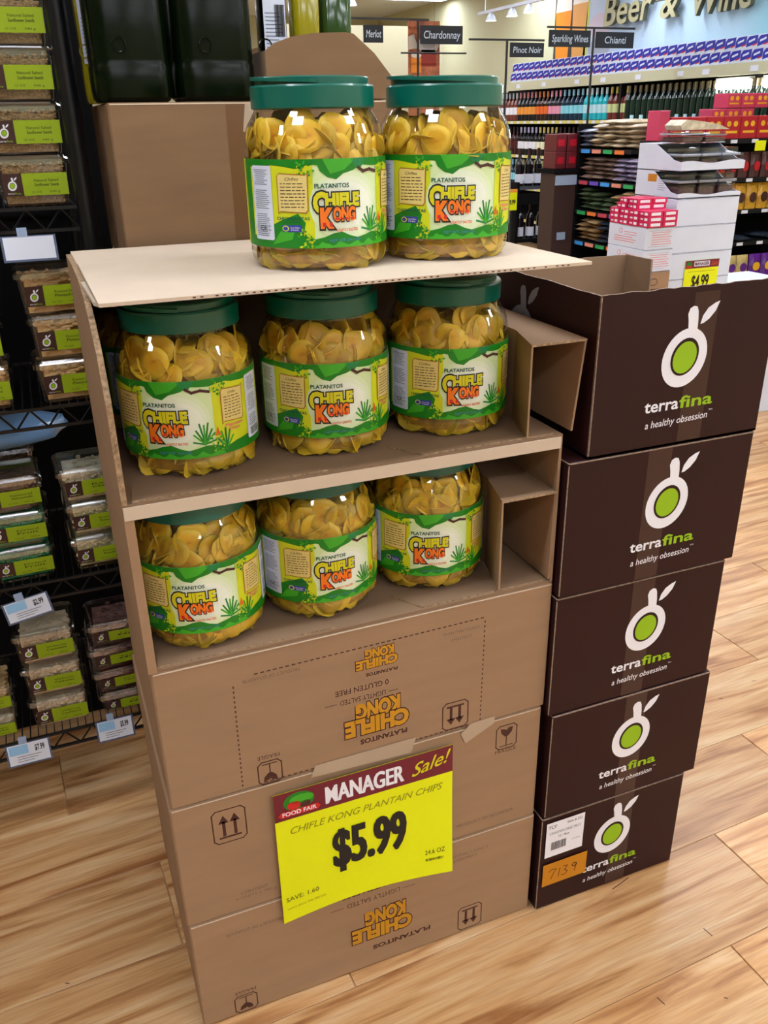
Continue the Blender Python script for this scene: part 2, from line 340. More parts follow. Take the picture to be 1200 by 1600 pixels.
def label_print():
    p = Print(.00018); H = .115; q = random.Random(5)
    U0, U1 = -.16, .175
    p.rect(-.145, 0, -.040, H, LABY, 1); p.rect(.062, 0, .17, H, LABY, 1); p.rect(.17, 0, .47, H, LABY, 1); p.rect(-.17, 0, -.145, H, DGREEN, 1)
    # bands of leaves
    def leafband(a, b, top, m, l, amp, base):
        n = 26; e = []
        for i in range(n+1):
            u = a+(b-a)*i/n; e.append((u, base+amp*(.5+.5*math.sin(i*1.3+a*90))*q.uniform(.5, 1)))
        if top: pts = [(a, H), *[(u, H-v) for u, v in e], (b, H)]
        else: pts = [(a, 0), *e, (b, 0)]
        p.poly(pts, m, l)
    leafband(-.15, .17, True, DGREEN, 2, .007, .007); leafband(-.15, .17, False, DGREEN, 2, .010, .012)
    leafband(-.05, .075, False, MGREEN, 3, .007, .003)
    p.poly([(-.036, H), (-.030, .100), (-.020, .092), (-.008, .089), (.002, .096), (.018, .1), (.03, .106), (.036, H)], DGREEN, 3)
    p.poly([(-.026, H), (-.016, .096), (.004, .101), (.022, H)], MGREEN, 4)
    p.poly([(.012, H), (.018, .108), (.028, .1), (.04, H)], TEALG, 4)
    p.poly([(-.118, 0), (-.112, .026), (-.09, .036), (-.062, .046), (-.052, .034), (-.056, .016), (-.04, 0)], DGREEN, 3)
    p.poly([(-.104, .004), (-.09, .022), (-.066, .03), (-.072, .012)], MGREEN, 4)
    for cx, cy in ((-.052, .012), (-.05, .1), (.066, .02), (.072, .1)):   # pixelly foliage
        for _ in range(34):
            x, y = cx+q.uniform(-.011, .011), cy+q.uniform(-.013, .013); y = min(max(y, .002), H-.003)
            p.ell(x, y, q.uniform(.0012, .0028), q.uniform(.0008, .0018), q.choice([MGREEN, DGREEN, LIME, LABY, TEALG]), 5, q.random()*3, 7)
    p.line([(.026, .103), (.034, .098), (.046, .1), (.058, .097)], .004, INK, 5)
    for k in range(7):
        a = k/6*PI; p.line([(.078, .008), (.078+.014*math.cos(a), .008+.026*math.sin(a)+.004)], .003, [DGREEN, MGREEN, TEALG][k % 3], 4)
    p.poly([(.062, .03), (.066, .044), (.07, .03)], ORANGE, 5)
    # parchments with script lines
    for a, b in ((-.091, -.046), (.074, .114)):
        p.poly([(a, .094), (a+.004, .098), (b-.003, .096), (b, .099), (b-.001, .05), (b-.004, .046), (a+.004, .048), (a, .045)], PARCHE, 6)
        p.poly([(a+.0015, .094), (a+.004, .0965), (b-.004, .0945), (b-.0015, .0965), (b-.0025, .051), (b-.005, .0475), (a+.004, .0495), (a+.0015, .047)], PARCH, 7)
        p.text('Chifles', a+.012, .0885, b-.014, .0038, INK, 8, shear=.3)
        for k in range(8):
            y = .084-k*.0043; u = a+.005
            while u < b-.008:
                wd = q.uniform(.003, .008); p.rect(u, y, min(u+wd, b-.005), y+.0011, INK, 8); u += wd+.0016
    p.text('CHICHARRITAS', -.094, .0375, -.046, .0042, TXTG, 6, bold=.02)
    p.text('PLATANITOS', -.084, .0335, -.058, .0022, TXTG, 6)
    p.rect(-.086, .022, -.058, .031, BADGE, 6); p.ell(-.081, .0265, .005, .0038, LABY, 7); p.ell(-.081, .0265, .0035, .0026, BADGE, 8)
    p.text('GLUTEN', -.074, .0265, -.061, .0018, WHITE, 8); p.text('FREE', -.073, .0235, -.062, .0018, WHITE, 8)
    p.text('Plantain', .078, .040, .110, .0046, PINK, 6, shear=.2, bold=.02); p.text('Chips', .084, .034, .104, .0042, PINK, 6, shear=.2, bold=.02)
    # white information strips
    for a, b in ((-.139, -.100), (.122, .158)):
        p.poly([(a, .012), (a+.002, .010), (b-.002, .010), (b, .012), (b, .105), (b-.002, .107), (a+.002, .107), (a, .105)], STRIP, 6)
        for k in range(34):
            y = .101-k*.0026
            if k in (8, 9, 20, 21): continue
            x = a+.004+q.uniform(0, .004); p.rect(x, y, b-.004-q.uniform(0, .009), y+.0010, GREY, 7)
    p.frame(-.132, .018, -.108, .034, .0006, GREY, 8, .002); p.text('FDR', -.126, .022, -.113, .007, BLACK, 8)
    p.rect(.124, .012, .156, .028, WHITE, 8)
    for k in range(16): p.rect(.128+k*.0016, .014, .128+k*.0016+q.uniform(.0005, .0012), .026, BLACK, 9)
    for k in range(9):
        a = k/8*PI; p.line([(.046, .02), (.046+.016*math.cos(a), .024+.024*math.sin(a)*(1+.2*(k%2)))], .0026, [DGREEN, MGREEN, TEALG][k % 3], 3.5)
    # logo
    for k_, (rx, ry) in enumerate(((.052, .046), (.046, .038), (.040, .030))): p.ell(.006, .056, rx, ry, [m_('label_soft1', (222, 240, 196), .4), m_('label_soft2', (230, 243, 214), .4), m_('label_soft3', (238, 246, 228), .4)][k_], 1.2+k_*.2)
    p.text('PLATANITOS', -.038, .0785, .010, .0055, TXTG, 8, bold=.025)
    p.text('C', -.041, .0480, -.0215, .0240, LOGOY, 9, bold=.06, outline=BLACK, ow=.07)
    p.text('HIFLE', -.0245, .0550, .025, .0160, LOGOY, 9, bold=.06, outline=BLACK, ow=.08)
    p.text('K', -.032, .0280, -.013, .0235, m_('logo_orange', (242, 120, 16), .5), 12, bold=.07, outline=BLACK, ow=.07)
    p.text('ONG', -.0145, .0365, .018, .0160, MT['logo_orange'], 12, bold=.06, outline=BLACK, ow=.08)
    for a, b in ((-.029, -.0245), (-.0195, -.0155)): p.rect(a, .0285, b, .034, RED, 13.5)
    for a, b in ((-.0115, -.0055), (-.0025, .0005), (.0035, .0065), (.0105, .0155)): p.rect(a, .0370, b, .0395, RED, 13.5)
    p.text('LIGHTLY SALTED', -.010, .0215, .022, .0036, ORANGE, 8, bold=.02)
    p.text('NET WT. 24.6 OZ', -.020, .008, .026, .0036, LBLUE, 8, bold=.01)
    return p.build('label_print', lambda u, v, l: ((JR+.0006+l)*math.sin(u/JR), -(JR+.0006+l)*math.cos(u/JR), .033+v), None, maxedge=.006)
_lp = label_print(); LPM = _lp.data; bpy.data.objects.remove(_lp)
def make_jar(x, y, z, off, label, seed, grp):
    a = math.atan2(CP.x-x, -(CP.y-y)) + math.radians(off)
    t = thing('snack_jar', label, 'jar', (x, y, z), a, grp); q = random.Random(seed)
    ob('jar_body', JM[0], t); l = ob('lid', JM[1], t); lb = ob('label', LABB, t); ob('label_print', LPM, lb)
    ha = -a+q.uniform(-.2, .2)+PI
    ob('lid_cap', JM[2], l); h = ob('lid_handle', JM[3], l); h.rotation_euler[2] = ha
    core = MB(); core.lathe([(.04, .004), (.080, .004), (.089, .011), (.090, .034), (.080, .045), (.080, .13), (.078, .160), (.066, .178), (.04, .184)], CHIPD, 24)
    for k in range(150):                                            # chips further inside and behind the label, joined
        r = .074*math.sqrt(q.random()); an = q.random()*2*PI; zz = q.uniform(.012, .172)
        if k < 90: r = q.uniform(.068, .080); zz = q.choice([q.uniform(.012, .035), q.uniform(.145, .168)])
        R = Matrix.Rotation(q.random()*6.3, 4, 'Z') @ Matrix.Rotation(q.uniform(-1.5, 1.5), 4, 'X') @ Matrix.Rotation(q.uniform(-1, 1), 4, 'Y')
        R.translation = (r*math.cos(an), r*math.sin(an), zz); v, fc = CH[k % 9]; core.add([(R @ Vector(p_))[:] for p_ in v], fc, CHIP)
    core.ob('chip_pile', t, smooth=True, kind='stuff')
    def put(an, zz, r, tilt, roll, k):
        o = ob('plantain_chip', CHM[k % 9], t)
        N_ = Vector((math.cos(an), math.sin(an), 0)); T_ = Vector((-math.sin(an), math.cos(an), 0)); Z_ = Vector((0, 0, 1))
        nrm = (N_*math.cos(tilt)+(T_*math.sin(roll)+Z_*math.cos(roll))*math.sin(tilt)).normalized()
        lim = .0985 if zz < .165 else .0985-(zz-.165)*.42
        if zz < .026: lim = .0915
        ext = .0235*math.sqrt(max(0, 1-nrm.dot(N_)**2)); flat = .0029 if abs(nrm.dot(T_)) < .9 else 0
        rc = min(r, lim-ext-flat-.001)
        o.rotation_euler = nrm.to_track_quat('Z', 'Y').to_euler(); o.location = N_*rc+Z_*max(zz, .0035+.023*math.sqrt(1-nrm.z**2)*.95)
    k = 0
    for zz, n_ in ((.014, 24), (.027, 26), (.150, 20), (.163, 22), (.176, 20), (.187, 13)):
        for i in range(n_):
            an = 2*PI*(i+q.random()*.8)/n_; tl = q.choice([q.uniform(.1, .5), q.uniform(.1, .6), q.uniform(1.1, 1.5)])
            put(an, zz+q.uniform(-.006, .006), .096, tl, q.uniform(-1.6, 1.6) if zz > .05 else q.uniform(-.5, .5), k); k += 1
    for i in range(16):                                             # a layer lying flat on the jar's floor
        o = ob('plantain_chip', CHM[i % 9], t); an = 2*PI*(i+.4*q.random())/16; o.location = (.064*math.cos(an), .064*math.sin(an), .0065+(i % 3)*.0035); o.rotation_euler = (q.uniform(-.08, .08), q.uniform(-.08, .08), q.random()*6)
    for i in range(14):
        put(q.random()*2*PI, .186+q.uniform(-.004, .008), q.uniform(0, .05), q.uniform(.8, 1.6), q.uniform(-.6, .6), k); k += 1
    return t
TG = 'plantain chip jars on the carton display'
JARS = [(.3480, .147, 1.3705, 20, 'left of the two green-lidded chip jars standing on top of the carton display', 1),
        (.5535, .147, 1.3705, 12, 'right of the two green-lidded chip jars standing on top of the carton display', 2),
        (.1300, .152, 1.0895, -17, 'green-lidded chip jar at the front left of the upper shelf', 3),
        (.3490, .152, 1.0895, 9, 'green-lidded chip jar in the middle of the upper shelf', 4),
        (.5640, .150, 1.0895, 20, 'green-lidded chip jar at the right of the upper shelf, beside the card sleeve', 5),
        (.1160, .372, 1.0895, 30, 'chip jar mostly hidden behind the front left jar of the upper shelf', 6),
        (.1095, .116, .8185, -3, 'green-lidded chip jar at the left of the lower shelf', 7),
        (.3130, .128, .8185, 20, 'green-lidded chip jar in the middle of the lower shelf', 8),
        (.5200, .136, .8185, 8, 'green-lidded chip jar at the right of the lower shelf, beside the card sleeve', 9)]
for x, y, z, o_, l_, s_ in JARS: make_jar(x, y, z, o_, l_, s_, TG)

# ================================================================== CARTON TOWER
W, D, TH = .706, .5, .004
def up_arrows(p, x0, y0, x1, y1, inv):
    w_, h_ = x1-x0, y1-y0; p.frame(x0, y0, x1, y1, .0022, INK, 1, .007)
    def Y(v): return y1-v*h_ if inv else y0+v*h_
    p.line([(x0+.2*w_, Y(.16)), (x1-.2*w_, Y(.16))], .004, INK, 1)
    for c in (.33, .67):
        cx = x0+c*w_; p.line([(cx, Y(.24)), (cx, Y(.62))], .0055, INK, 1); p.poly([(cx-.009, Y(.6)), (cx+.009, Y(.6)), (cx, Y(.84))], INK, 1)
def glass_icon(p, x0, y0, x1, y1, inv):
    w_, h_ = x1-x0, y1-y0; p.frame(x0, y0, x1, y1, .0022, INK, 1, .007)
    def Y(v): return y1-v*h_ if inv else y0+v*h_
    cx = (x0+x1)/2
    p.poly([(cx-.3*w_, Y(.88)), (cx-.05*w_, Y(.82)), (cx, Y(.78)), (cx+.1*w_, Y(.88)), (cx+.3*w_, Y(.88)), (cx+.26*w_, Y(.68)), (cx+.08*w_, Y(.52)), (cx-.08*w_, Y(.52)), (cx-.26*w_, Y(.68))], INK, 1)
    p.line([(cx, Y(.55)), (cx, Y(.14))], .0022, INK, 1); p.line([(x0+.2*w_, Y(.12)), (x1-.2*w_, Y(.12))], .002, INK, 1)
def carton_print(inv, base):
    """front print of a carton; the inverted ones stand upside down"""
    p = Print(.00025)
    if inv:
        R = PI
        def logo(cx0, cx1, yt, yb, s=1):
            w_ = cx1-cx0; h_ = yt-yb
            p.text('KONG', cx0+.22*w_, yb+.56*h_, cx1-.10*w_, .36*h_, GOLD, 2, bold=.06, rot=R, outline=INK, ow=.05, arc=.0)
            p.text('CHIFLE', cx0, yb+.16*h_, cx1, .34*h_, GOLD, 4, bold=.06, rot=R, outline=INK, ow=.05)
        logo(.302, .430, .160, .066); p.text('PLATANITOS', .345, .046, .432+.04, .0105, INK, 1, bold=.04, rot=R)
        p.text('LIGHTLY SALTED', .295, .182, .405, .0115, INK, 1, rot=R)
        p.line([(.262, .187), (.288, .187)], .0012, INK, 1); p.line([(.412, .187), (.438, .187)], .0012, INK, 1)
        p.text('0 GLUTEN FREE', .285, .208, .412, .0125, INK, 1, bold=.012, rot=R)
        p.text('CONTENT', .520, .208, .575, .007, INKG, 1, rot=R); p.text('6 UNITS x 700 g (24.6 oz)', .498, .220, .600, .006, INKG, 1, rot=R)
        p.text('PRODUCT OF ECUADOR', .062, .214, .168, .0075, INKG, 1, rot=R)
        up_arrows(p, .536, .008, .590, .072, True) if base else up_arrows(p, .490, .008, .542, .066, True)
        gx = .062 if base else .148
        glass_icon(p, gx, .005, gx+.043, .050, True); p.text('FRAGILE', gx+.002, .0555, gx+.043, .0075, INK, 1, rot=R)
        if not base:
            logo(.326, .404, .224+.004, .18+.004+.002) if False else None
    else:
        up_arrows(p, .066, -.27+.44, .123, -.27+.512, False); glass_icon(p, .609, .195, .653, .250, False)
        p.text('FRAGILE', .608, .186, .653, .0075, INK, 1); p.text('PRODUCT OF ECUADOR', .530, .030, .655, .0075, INKG, 1)
        p.text('CONTENT', .1, .038, .15, .007, INKG, 1); p.text('6 UNITS x 700 g', .09, .028, .165, .006, INKG, 1)
    return p
def window_print():
    p = Print(.00025); R = PI
    def dots(a, b, n):
        for i in range(n):
            t = i/(n-1); x, y = a[0]+(b[0]-a[0])*t, a[1]+(b[1]-a[1])*t
            if abs(b[0]-a[0]) > abs(b[1]-a[1]): p.rect(x-.0032, y-.0011, x+.0032, y+.0011, INK, 1)
            else: p.rect(x-.0012, y-.0022, x+.0012, y+.0022, INK, 1)
    dots((.160, .227), (.565, .231), 40); dots((.122, .211), (.120, .012), 22); dots((.571, .222), (.568, .012), 22); dots((.16, .006), (.54, .006), 38)
    # small mark on the top flap
    p.text('KONG', .345, .204, .398, .017, GOLD, 2, bold=.06, rot=R, outline=INK, ow=.05); p.text('CHIFLE', .328, .186, .404, .016, GOLD, 4, bold=.06, rot=R, outline=INK, ow=.05)
    p.text('PLATANITOS', .346, .1685, .404, .006, INK, 1, bold=.04, rot=R)
    p.text('0 GLUTEN FREE', .290, .1425, .387, .0105, INK, 1, bold=.012, rot=R); p.text('LIGHTLY SALTED', .298, .122, .381, .010, INK, 1, rot=R)
    p.line([(.272, .127), (.292, .127)], .0011, INK, 1); p.line([(.387, .127), (.404, .127)], .0011, INK, 1)
    p.text('KONG', .325, .084, .408, .030, GOLD, 2, bold=.06, rot=R, outline=INK, ow=.05); p.text('CHIFLE', .304, .052, .424, .030, GOLD, 4, bold=.06, rot=R, outline=INK, ow=.05)
    p.text('PLATANITOS', .332, .029, .421, .0095, INK, 1, bold=.04, rot=R)
    up_arrows(p, .491, .007, .542, .066, True); glass_icon(p, .148, .001, .189, .048, True); p.text('FRAGILE', .149, .054, .187, .0075, INK, 1, rot=R)
    p.text('CONTENT', .505, .197, .545, .006, INKG, 1, rot=R); p.text('6 UNITS x 700 g (24.6 oz)', .490, .212, .560, .005, INKG, 1, rot=R); p.text('PRODUCT OF ECUADOR', .137, .214, .232, .006, INKG, 1, rot=R)
    return p
def closed_carton(z, h, label, prn, rz=0, w=W, d=D, x=0, y=0, m=None):
    t = thing('cardboard_carton', label, 'carton', (x, y, z), rz, 'stacked brown cartons')
    MB().box(0, 0, .0008, w, d, h-.0008, m or KRAFT, c=.003).ob('carton_body', t)
    MB().box(.004, .0-.0006, h-.0045, w-.004, .0, h-.0025, KPALE).ob('flap_edge', t, label='pale folded edge')
    if prn: prn.build('printed_marks', fr(0, 0, 0), t)
    return t
closed_carton(0, .268, 'bottom upside-down brown chip carton standing on the wooden floor', carton_print(True, True))
closed_carton(.2685, .271, 'upright brown carton that carries the yellow price sign, second from the floor', carton_print(False, False), x=-.002)
closed_carton(.54, .27, 'brown carton with dotted tear-open window, directly under the lower jar shelf', window_print(), x=.002, y=-.001)
tp = Print(.0004); tp.poly([(.24, -.012), (.43, -.020), (.44, .012), (.25, .012)], PTAPE, 1); tp.poly([(.54, -.035), (.60, -.006), (.60, .01), (.55, .008), (.53, -.01)], PTAPE, 1)
tpo = tp.build('parcel_tape', fr(0, -.0022, .54), None); tpo['label'] = 'strip of clear shiny parcel tape above the yellow price sign'; tpo['category'] = 'tape'

def open_carton(name, z, label, top):
    t = thing('open_carton', label, 'carton', (0, 0, z), 0, 'cut open cartons used as jar shelves')
    h = .2745 if not top else .281
    fl = MB().box(0, 0, 0, W, D, TH, KIN).ob('floor_panel', t)
    fp = Print(.0003)
    MB().prism([(.015, .004), (.30, .004), (.285, .03), (.02, .05)], TH, TH+.003, 2, KIN, KEDGE).ob('inner_flap', fl)
    MB().prism([(.42, .06), (.455, .004), (.69, .004), (.69, .06)], TH, TH+.003, 2, KIN, KEDGE).ob('inner_flap', fl)
    if not top:
        MB().box(0, 0, TH, .005, D, h-.0005, KRAFT).ob('side_panel', t); MB().box(W-.005, 0, TH, W, D, h-.0005, KRAFT).ob('side_panel', t)
        MB().box(.005, D-TH, TH, W-.005, D, h-.0005, KIN).ob('back_panel', t)
        MB().box(0, -.002, 0, .0135, .0, h-.012, KRAFT).ob('front_strip', t)
        MB().box(.005, .0, h-.005, W-.005, D-TH, h-.0012, KIN).ob('top_panel', t)
        MB().box(0.001, -.0025, h-.019, W-.004, 0, h+.0005, KPALE).ob('front_lip', t, label='pale folded front lip')
    else:
        MB().prism([(D, TH), (D, .2765), (.33, .281), (.2, .279), (.123, .264), (.068, .238), (.026, .206), (.0, .15), (-.002, TH)], 0, .008, 0, KRAFT, KEDGE).ob('side_panel', t, label='ragged cut side panel')
        MB().prism([(D, TH), (D, .2765), (.34, .281), (.29, .2), (.26, TH)], W-.008, W, 0, KRAFT, KEDGE).ob('side_panel', t)
        MB().box(.008, D-TH, TH, W-.008, D, .2765, KIN).ob('back_panel', t)
        MB().box(.008, .325, .277, W-.001, D, .281, KPALE).ob('top_panel', t)
        MB().box(.008, .312, .2775, W-.001, .3245, .2785, KEDGE).ob('fold_crease', t)
        fv = MB().box(.008, -.045, .281, W-.002, .322, .2855, KPALE)
        f2 = fv.ob('top_flap', t, label='broad pale flap the two top jars stand on')
        pd = Print(.0004)
        for i in range(58):
            u = .12+i*.0095
            if q9.random() < .85: pd.rect(u, .0016, u+.004, .0032, INK, 1)
        pd.build('perforation', fr(0, -.045, .281), f2, kind='stuff')
        MB().prism([(.0, .30), (.022, .318), (.014, .0), (.006, .02)], .272, .2765, 2, KPALE).ob('torn_flap', t)
    return t
q9 = random.Random(11)
open_carton('lower', .8105, 'lower cut-open brown carton holding a row of three chip jars', False)
open_carton('upper', 1.0853, 'upper cut-open brown carton with a projecting pale top flap', True)
def sleeve(x0, x1, z0, z1, xb, xk, label):
    """x0, x1: left and right edge at the front; xb: foot of the splayed right panel; xk: where the left panel runs behind the jar"""
    t = thing('card_sleeve', label, 'card sleeve', (0, 0, 0), 0, 'folded card spacers beside the jars'); a = .0035
    MB().prism([(x0, 0), (x0+a, 0), (xk+a, .10), (xk+a, .46), (xk, .46), (xk, .10)], z0, z1, 2, KRAFT).ob('left_panel', t)
    MB().prism([(x0, 0), (x1, 0), (x1, .46), (xk, .46), (xk, .10)], z1, z1+a, 2, KRAFT).ob('top_panel', t)
    MB().prism([(xb-a, z0), (xb, z0), (x1, z1), (x1-a, z1)], 0, .46, 1, KRAFT).ob('right_panel', t)
    MB().prism([(x0, z1-.0002), (x1, z1-.0002), (x1, z1+a), (x0, z1+a)], -.0012, 0, 1, KEDGE).ob('cut_edge', t)
    return t
sleeve(.597, .702, .8185, .984, .700, .6235, 'folded brown card sleeve beside the right jar of the lower shelf')
sleeve(.637, .738, 1.0925, 1.241, .724, .667, 'folded brown card sleeve beside the right jar of the upper shelf')

# price sign on the tower
def price_sign():
    t = thing('price_sign', 'large yellow manager sale sign reading $5.99 on the cartons', 'sign', (.169, -.0085, .213), 0)
    w_, h_ = .342, .304
    def curl(u, v, l):
        z = v+(.010*math.sin(PI*u/w_)-.002)*(1-v/h_)**2*1.8
        return (u, -l-.010*(1-v/h_)**2*(u/w_)*1.0, z)
    b = Print(.0); b.rect(0, 0, w_, h_, YEL, 0)
    mb = MB(); nu, nv = 16, 8
    vs = [curl(w_*i/nu, h_*j/nv, k) for k in (0, -.0006) for j in range(nv+1) for i in range(nu+1)]
    n1 = (nu+1)*(nv+1); fs = []
    for j in range(nv):
        for i in range(nu):
            a = j*(nu+1)+i; fs.append((a, a+1, a+nu+2, a+nu+1)); fs.append((a+n1, a+nu+1+n1, a+nu+2+n1, a+1+n1))
    mb.add(vs, fs, YEL); mb.ob('paper', t, smooth=True)
    p = Print(.0003)
    p.rect(0, .243, w_, h_, MAROON, 1)
    p.text('MANAGER', .094, .254, .243, .037, WHITE, 3, bold=.012, strike=1, sd=.03)
    p.text('Sale!', .258, .262, .328, .030, LOGOY, 3, bold=.008, shear=.35, arc=.18)
    p.ell(.045, .279, .028, .020, DGREEN, 2); p.ell(.050, .283, .022, .010, MGREEN, 3); p.ell(.036, .272, .013, .009, RED, 3); p.ell(.056, .270, .010, .008, INK, 3)
    p.poly([(.012, .250), (.078, .250), (.084, .256), (.078, .263), (.012, .263), (.006, .256)], RED, 4); p.text('FOOD FAIR', .014, .2525, .076, .0085, WHITE, 5, bold=.02)
    p.text('CHIFLE KONG PLANTAIN CHIPS', .024, .208, .318, .015, m_('olive_ink', (150, 148, 20), .6), 2, shear=.3)
    p.text('$5.99', .103, .094, .245, .088, BLACK, 3, bold=.02, strike=2, sd=.014)
    p.text('24.6 OZ', .284, .055, .326, .011, m_('dark_olive_ink', (74, 74, 10), .6), 2)
    p.text('SAVE: 1.60', .008, .050, .070, .0105, MT['dark_olive_ink'], 2); p.text('valid thru 06/30/20', .008, .030, .082, .005, MT['olive_ink'], 2)
    q = random.Random(2)
    for k in range(22): p.rect(.285+k*.0018, .038, .285+k*.0018+q.uniform(.0004, .0013), .044, MT['dark_olive_ink'], 2)
    p.build('sign_print', lambda u, v, l: curl(u, v, l+.0002), t, maxedge=.03)
price_sign()

# ================================================================== BROWN CARTONS
def emblem(p, cx, cy, s, l=2, dark=BROWN, ringw=WHITE):
    k = s; rot = -.42
    p.ell(cx, cy, .0445*k, .0505*k, ringw, l, rot, 36); p.ell(cx, cy+.002*k, .0275*k, .0325*k, dark, l+1, rot, 30); p.ell(cx, cy+.001*k, .0232*k, .0275*k, LIME, l+2, rot, 30)
    p.poly([(cx+a*k, cy+b*k) for a, b in ((.001, .040), (-.0015, .062), (-.004, .073), (-.001, .082), (.006, .0855), (.013, .084), (.0165, .076), (.0185, .060), (.019, .040))], ringw, l+.5)
    p.poly([(cx+a*k, cy+b*k) for a, b in ((.0235, .0545), (.030, .0555), (.041, .062), (.052, .074), (.0585, .0895), (.049, .087), (.036, .080), (.027, .068))], ringw, l+.5)
def brown_print(dx=0):
    p = Print(.0003); cx, cy = .205, .150
    p.rect(.165-dx*.5, .002, .215-dx*.5, .257, CTAPE, 1); p.xf = lambda u, v: (u+dx, v)
    emblem(p, cx, cy, 1.0, 2)
    p.text('terra', .135, .063, .205, .0205, WHITE, 2, bold=.02); p.text('fina', .2065, .063, .277, .0205, LIME, 2, bold=.02)
    p.text('a healthy obsession', .140, .036, .270, .0125, WHITE, 2, bold=.004, shear=.12, arc=.03); p.text('TM', .272, .050, .280, .003, WHITE, 2)
    return p
def brown_side():
    p = Print(.0003); G = m_('pale_print', (150, 156, 180), .6)
    emblem(p, -.24, .165, 1.0, 2, BROWN, G); p.text('terrafina', -.31, .075, -.165, .0205, G, 2, bold=.02)
    return p
BX = [(.717, 1.075, 0, .259, -.013), (.721, 1.100, .2595, .2595, -.014), (.711, 1.090, .5195, .262, -.013), (.712, 1.104, .782, .2605, -.016)]
BL_ = ['lowest brown printed carton, with white and orange stickers, on the wooden floor', 'brown printed carton second from the floor in the right-hand stack',
       'brown printed carton in the middle of the right-hand stack', 'brown printed carton just below the open one in the right-hand stack']
for i, (x0, x1, z, h, y) in enumerate(BX):
    t = thing('printed_carton', BL_[i], 'carton', (x0, y, z), 0, 'dark brown printed cartons in the right-hand stack')
    w_ = x1-x0; MB().box(0, 0, .0006, w_, .42, h-.0006, BROWN, c=.0025).ob('carton_body', t)
    e = MB().box(.002, -.0006, h-.004, w_-.002, .004, h-.0018, BEDGE).box(-.0006, .0, h-.0032, .002, .42, h-.0018, BEDGE).box(-.0008, -.0008, .006, .0010, .0010, h-.006, BEDGE); e.ob('scuffed_edge', t, label='scuffed pale edge')
    brown_print([-.024, -.012, 0, .008][i]).build('printed_emblem', fr(0, 0, 0), t)
    if i == 0:
        s = Print(.0004); s.rect(.010, .150, .102, .245, WHITE, 8)
        s.text('TCF', .014, .228, .034, .009, BLACK, 9); s.text('Item # 252', .060, .231, .096, .007, BLACK, 9); s.text('CINNAMON DRIED FRUIT', .018, .212, .094, .007, GREY, 9)
        s.text('12 / 8oz', .04, .2, .066, .006, BLACK, 9)
        q = random.Random(8)
        for k in range(26): s.rect(.024+k*.0014, .168, .024+k*.0014+q.uniform(.0004, .0011), .190, BLACK, 9)
        s.text('1/24/2020', .074, .180, .094, .003, GREY, 9)
        s.build('white_sticker', fr(0, 0, 0), t, label='white shipping sticker with barcode')
        s = Print(.0004); s.rect(.009, .068, .118, .130, m_('orange_sticker', (200, 130, 10), .6), 8)
        s.line([(.024, .106), (.030, .111), (.042, .110), (.035, .098), (.030, .084)], .0018, INK, 9)
        s.line([(.051, .108), (.048, .085)], .0018, INK, 9); s.line([(.060, .110), (.070, .109), (.063, .099), (.071, .092), (.064, .084), (.056, .086)], .0018, INK, 9)
        s.line([(.092, .106), (.086, .110), (.081, .103), (.088, .098), (.093, .106), (.089, .086)], .0018, INK, 9)
        s.build('orange_sticker', fr(0, 0, 0), t, label='orange sticker handwritten 7139')
t = thing('open_printed_carton', 'open-topped brown printed carton at the top of the right-hand stack', 'carton', (.748, -.016, 1.043), 0)
w_, h, d_ = .357, .270, .42
MB().box(0, 0, 0, w_, d_, .004, KIN).ob('floor_panel', t)
def rag(a, b, base, n, amp, seed):
    q = random.Random(seed); return [(a+(b-a)*i/n, base+q.uniform(-amp, amp)) for i in range(n+1)]
def panel(pts, axis, o0, o1, outer, inner, nm, par, outer_low=True):
    m = MB(); m.prism(pts, o0, (o0+o1)/2, axis, outer if outer_low else inner, BEDGE); m.prism(pts, (o0+o1)/2, o1, axis, inner if outer_low else outer, BEDGE); return m.ob(nm, par)
fp_ = panel([(0, 0), (w_, 0)]+rag(w_, 0, h, 26, .0012, 1), 1, 0, .004, BROWN, KIN, 'front_panel', t)
lp_ = panel([(0.004, 0), (d_, 0)]+rag(d_, .004, h-.001, 24, .001, 2), 0, 0, .004, BROWN, KIN, 'side_panel', t)
panel([(0.004, 0), (d_, 0), (d_, h-.014), (d_-.085, h-.014), (d_-.09, .12), (.004, .12)], 0, w_-.004, w_, KIN, BROWN, 'side_panel', t)
panel([(0.004, 0), (w_-.004, 0)]+rag(w_-.004, .004, h-.014, 14, .0015, 3), 1, d_-.004, d_, KIN, BROWN, 'back_panel', t)
MB().box(-.0008, -.0008, .006, .0010, .0010, h-.003, BEDGE).ob('scuffed_edge', t, label='scuffed pale corner edge')
brown_print(-.031).build('printed_emblem', fr(0, 0, .003), fp_)
p = brown_side(); p.build('side_emblem', lf(0, 0, .0), lp_)

# ================================================================== CARTONS, TRAY AND BOTTLES BEHIND
for k in range(5):
    closed_carton(k*.2665, .2665, ['plain brown carton on the floor behind the jar display', 'plain brown carton second from the floor behind the jar display', 'plain brown carton third from the floor behind the jar display', 'plain brown carton fourth from the floor behind the jar display', 'plain brown carton fifth from the floor behind the jar display'][k], None, x=.104, y=.512, w=.536, d=.30)
bc = closed_carton(1.333, .266, 'plain brown carton behind the top jars, carrying the big dark bottles', None, x=.104, y=.512, w=.536, d=.30, m=KSHADE)
tp = Print(.0004); tp.rect(.20, .0, .255, .265, m_('brown_tape', (112, 80, 52), .3), 1); tp.poly([(.235, .262), (.262, .262), (.232, .215), (.228, .217)], PTAPE, 2)
tp.build('parcel_tape', fr(0, 0, 0), bc, label='strip of brown parcel tape')
OLIVE = m_('dark_green_glass', (5, 15, 4), .2, spec=.18); OLY = m_('olive_oil', (150, 140, 8), .12, coat=.5); OLG = m_('green_glass', (28, 66, 12), .1, coat=.5)
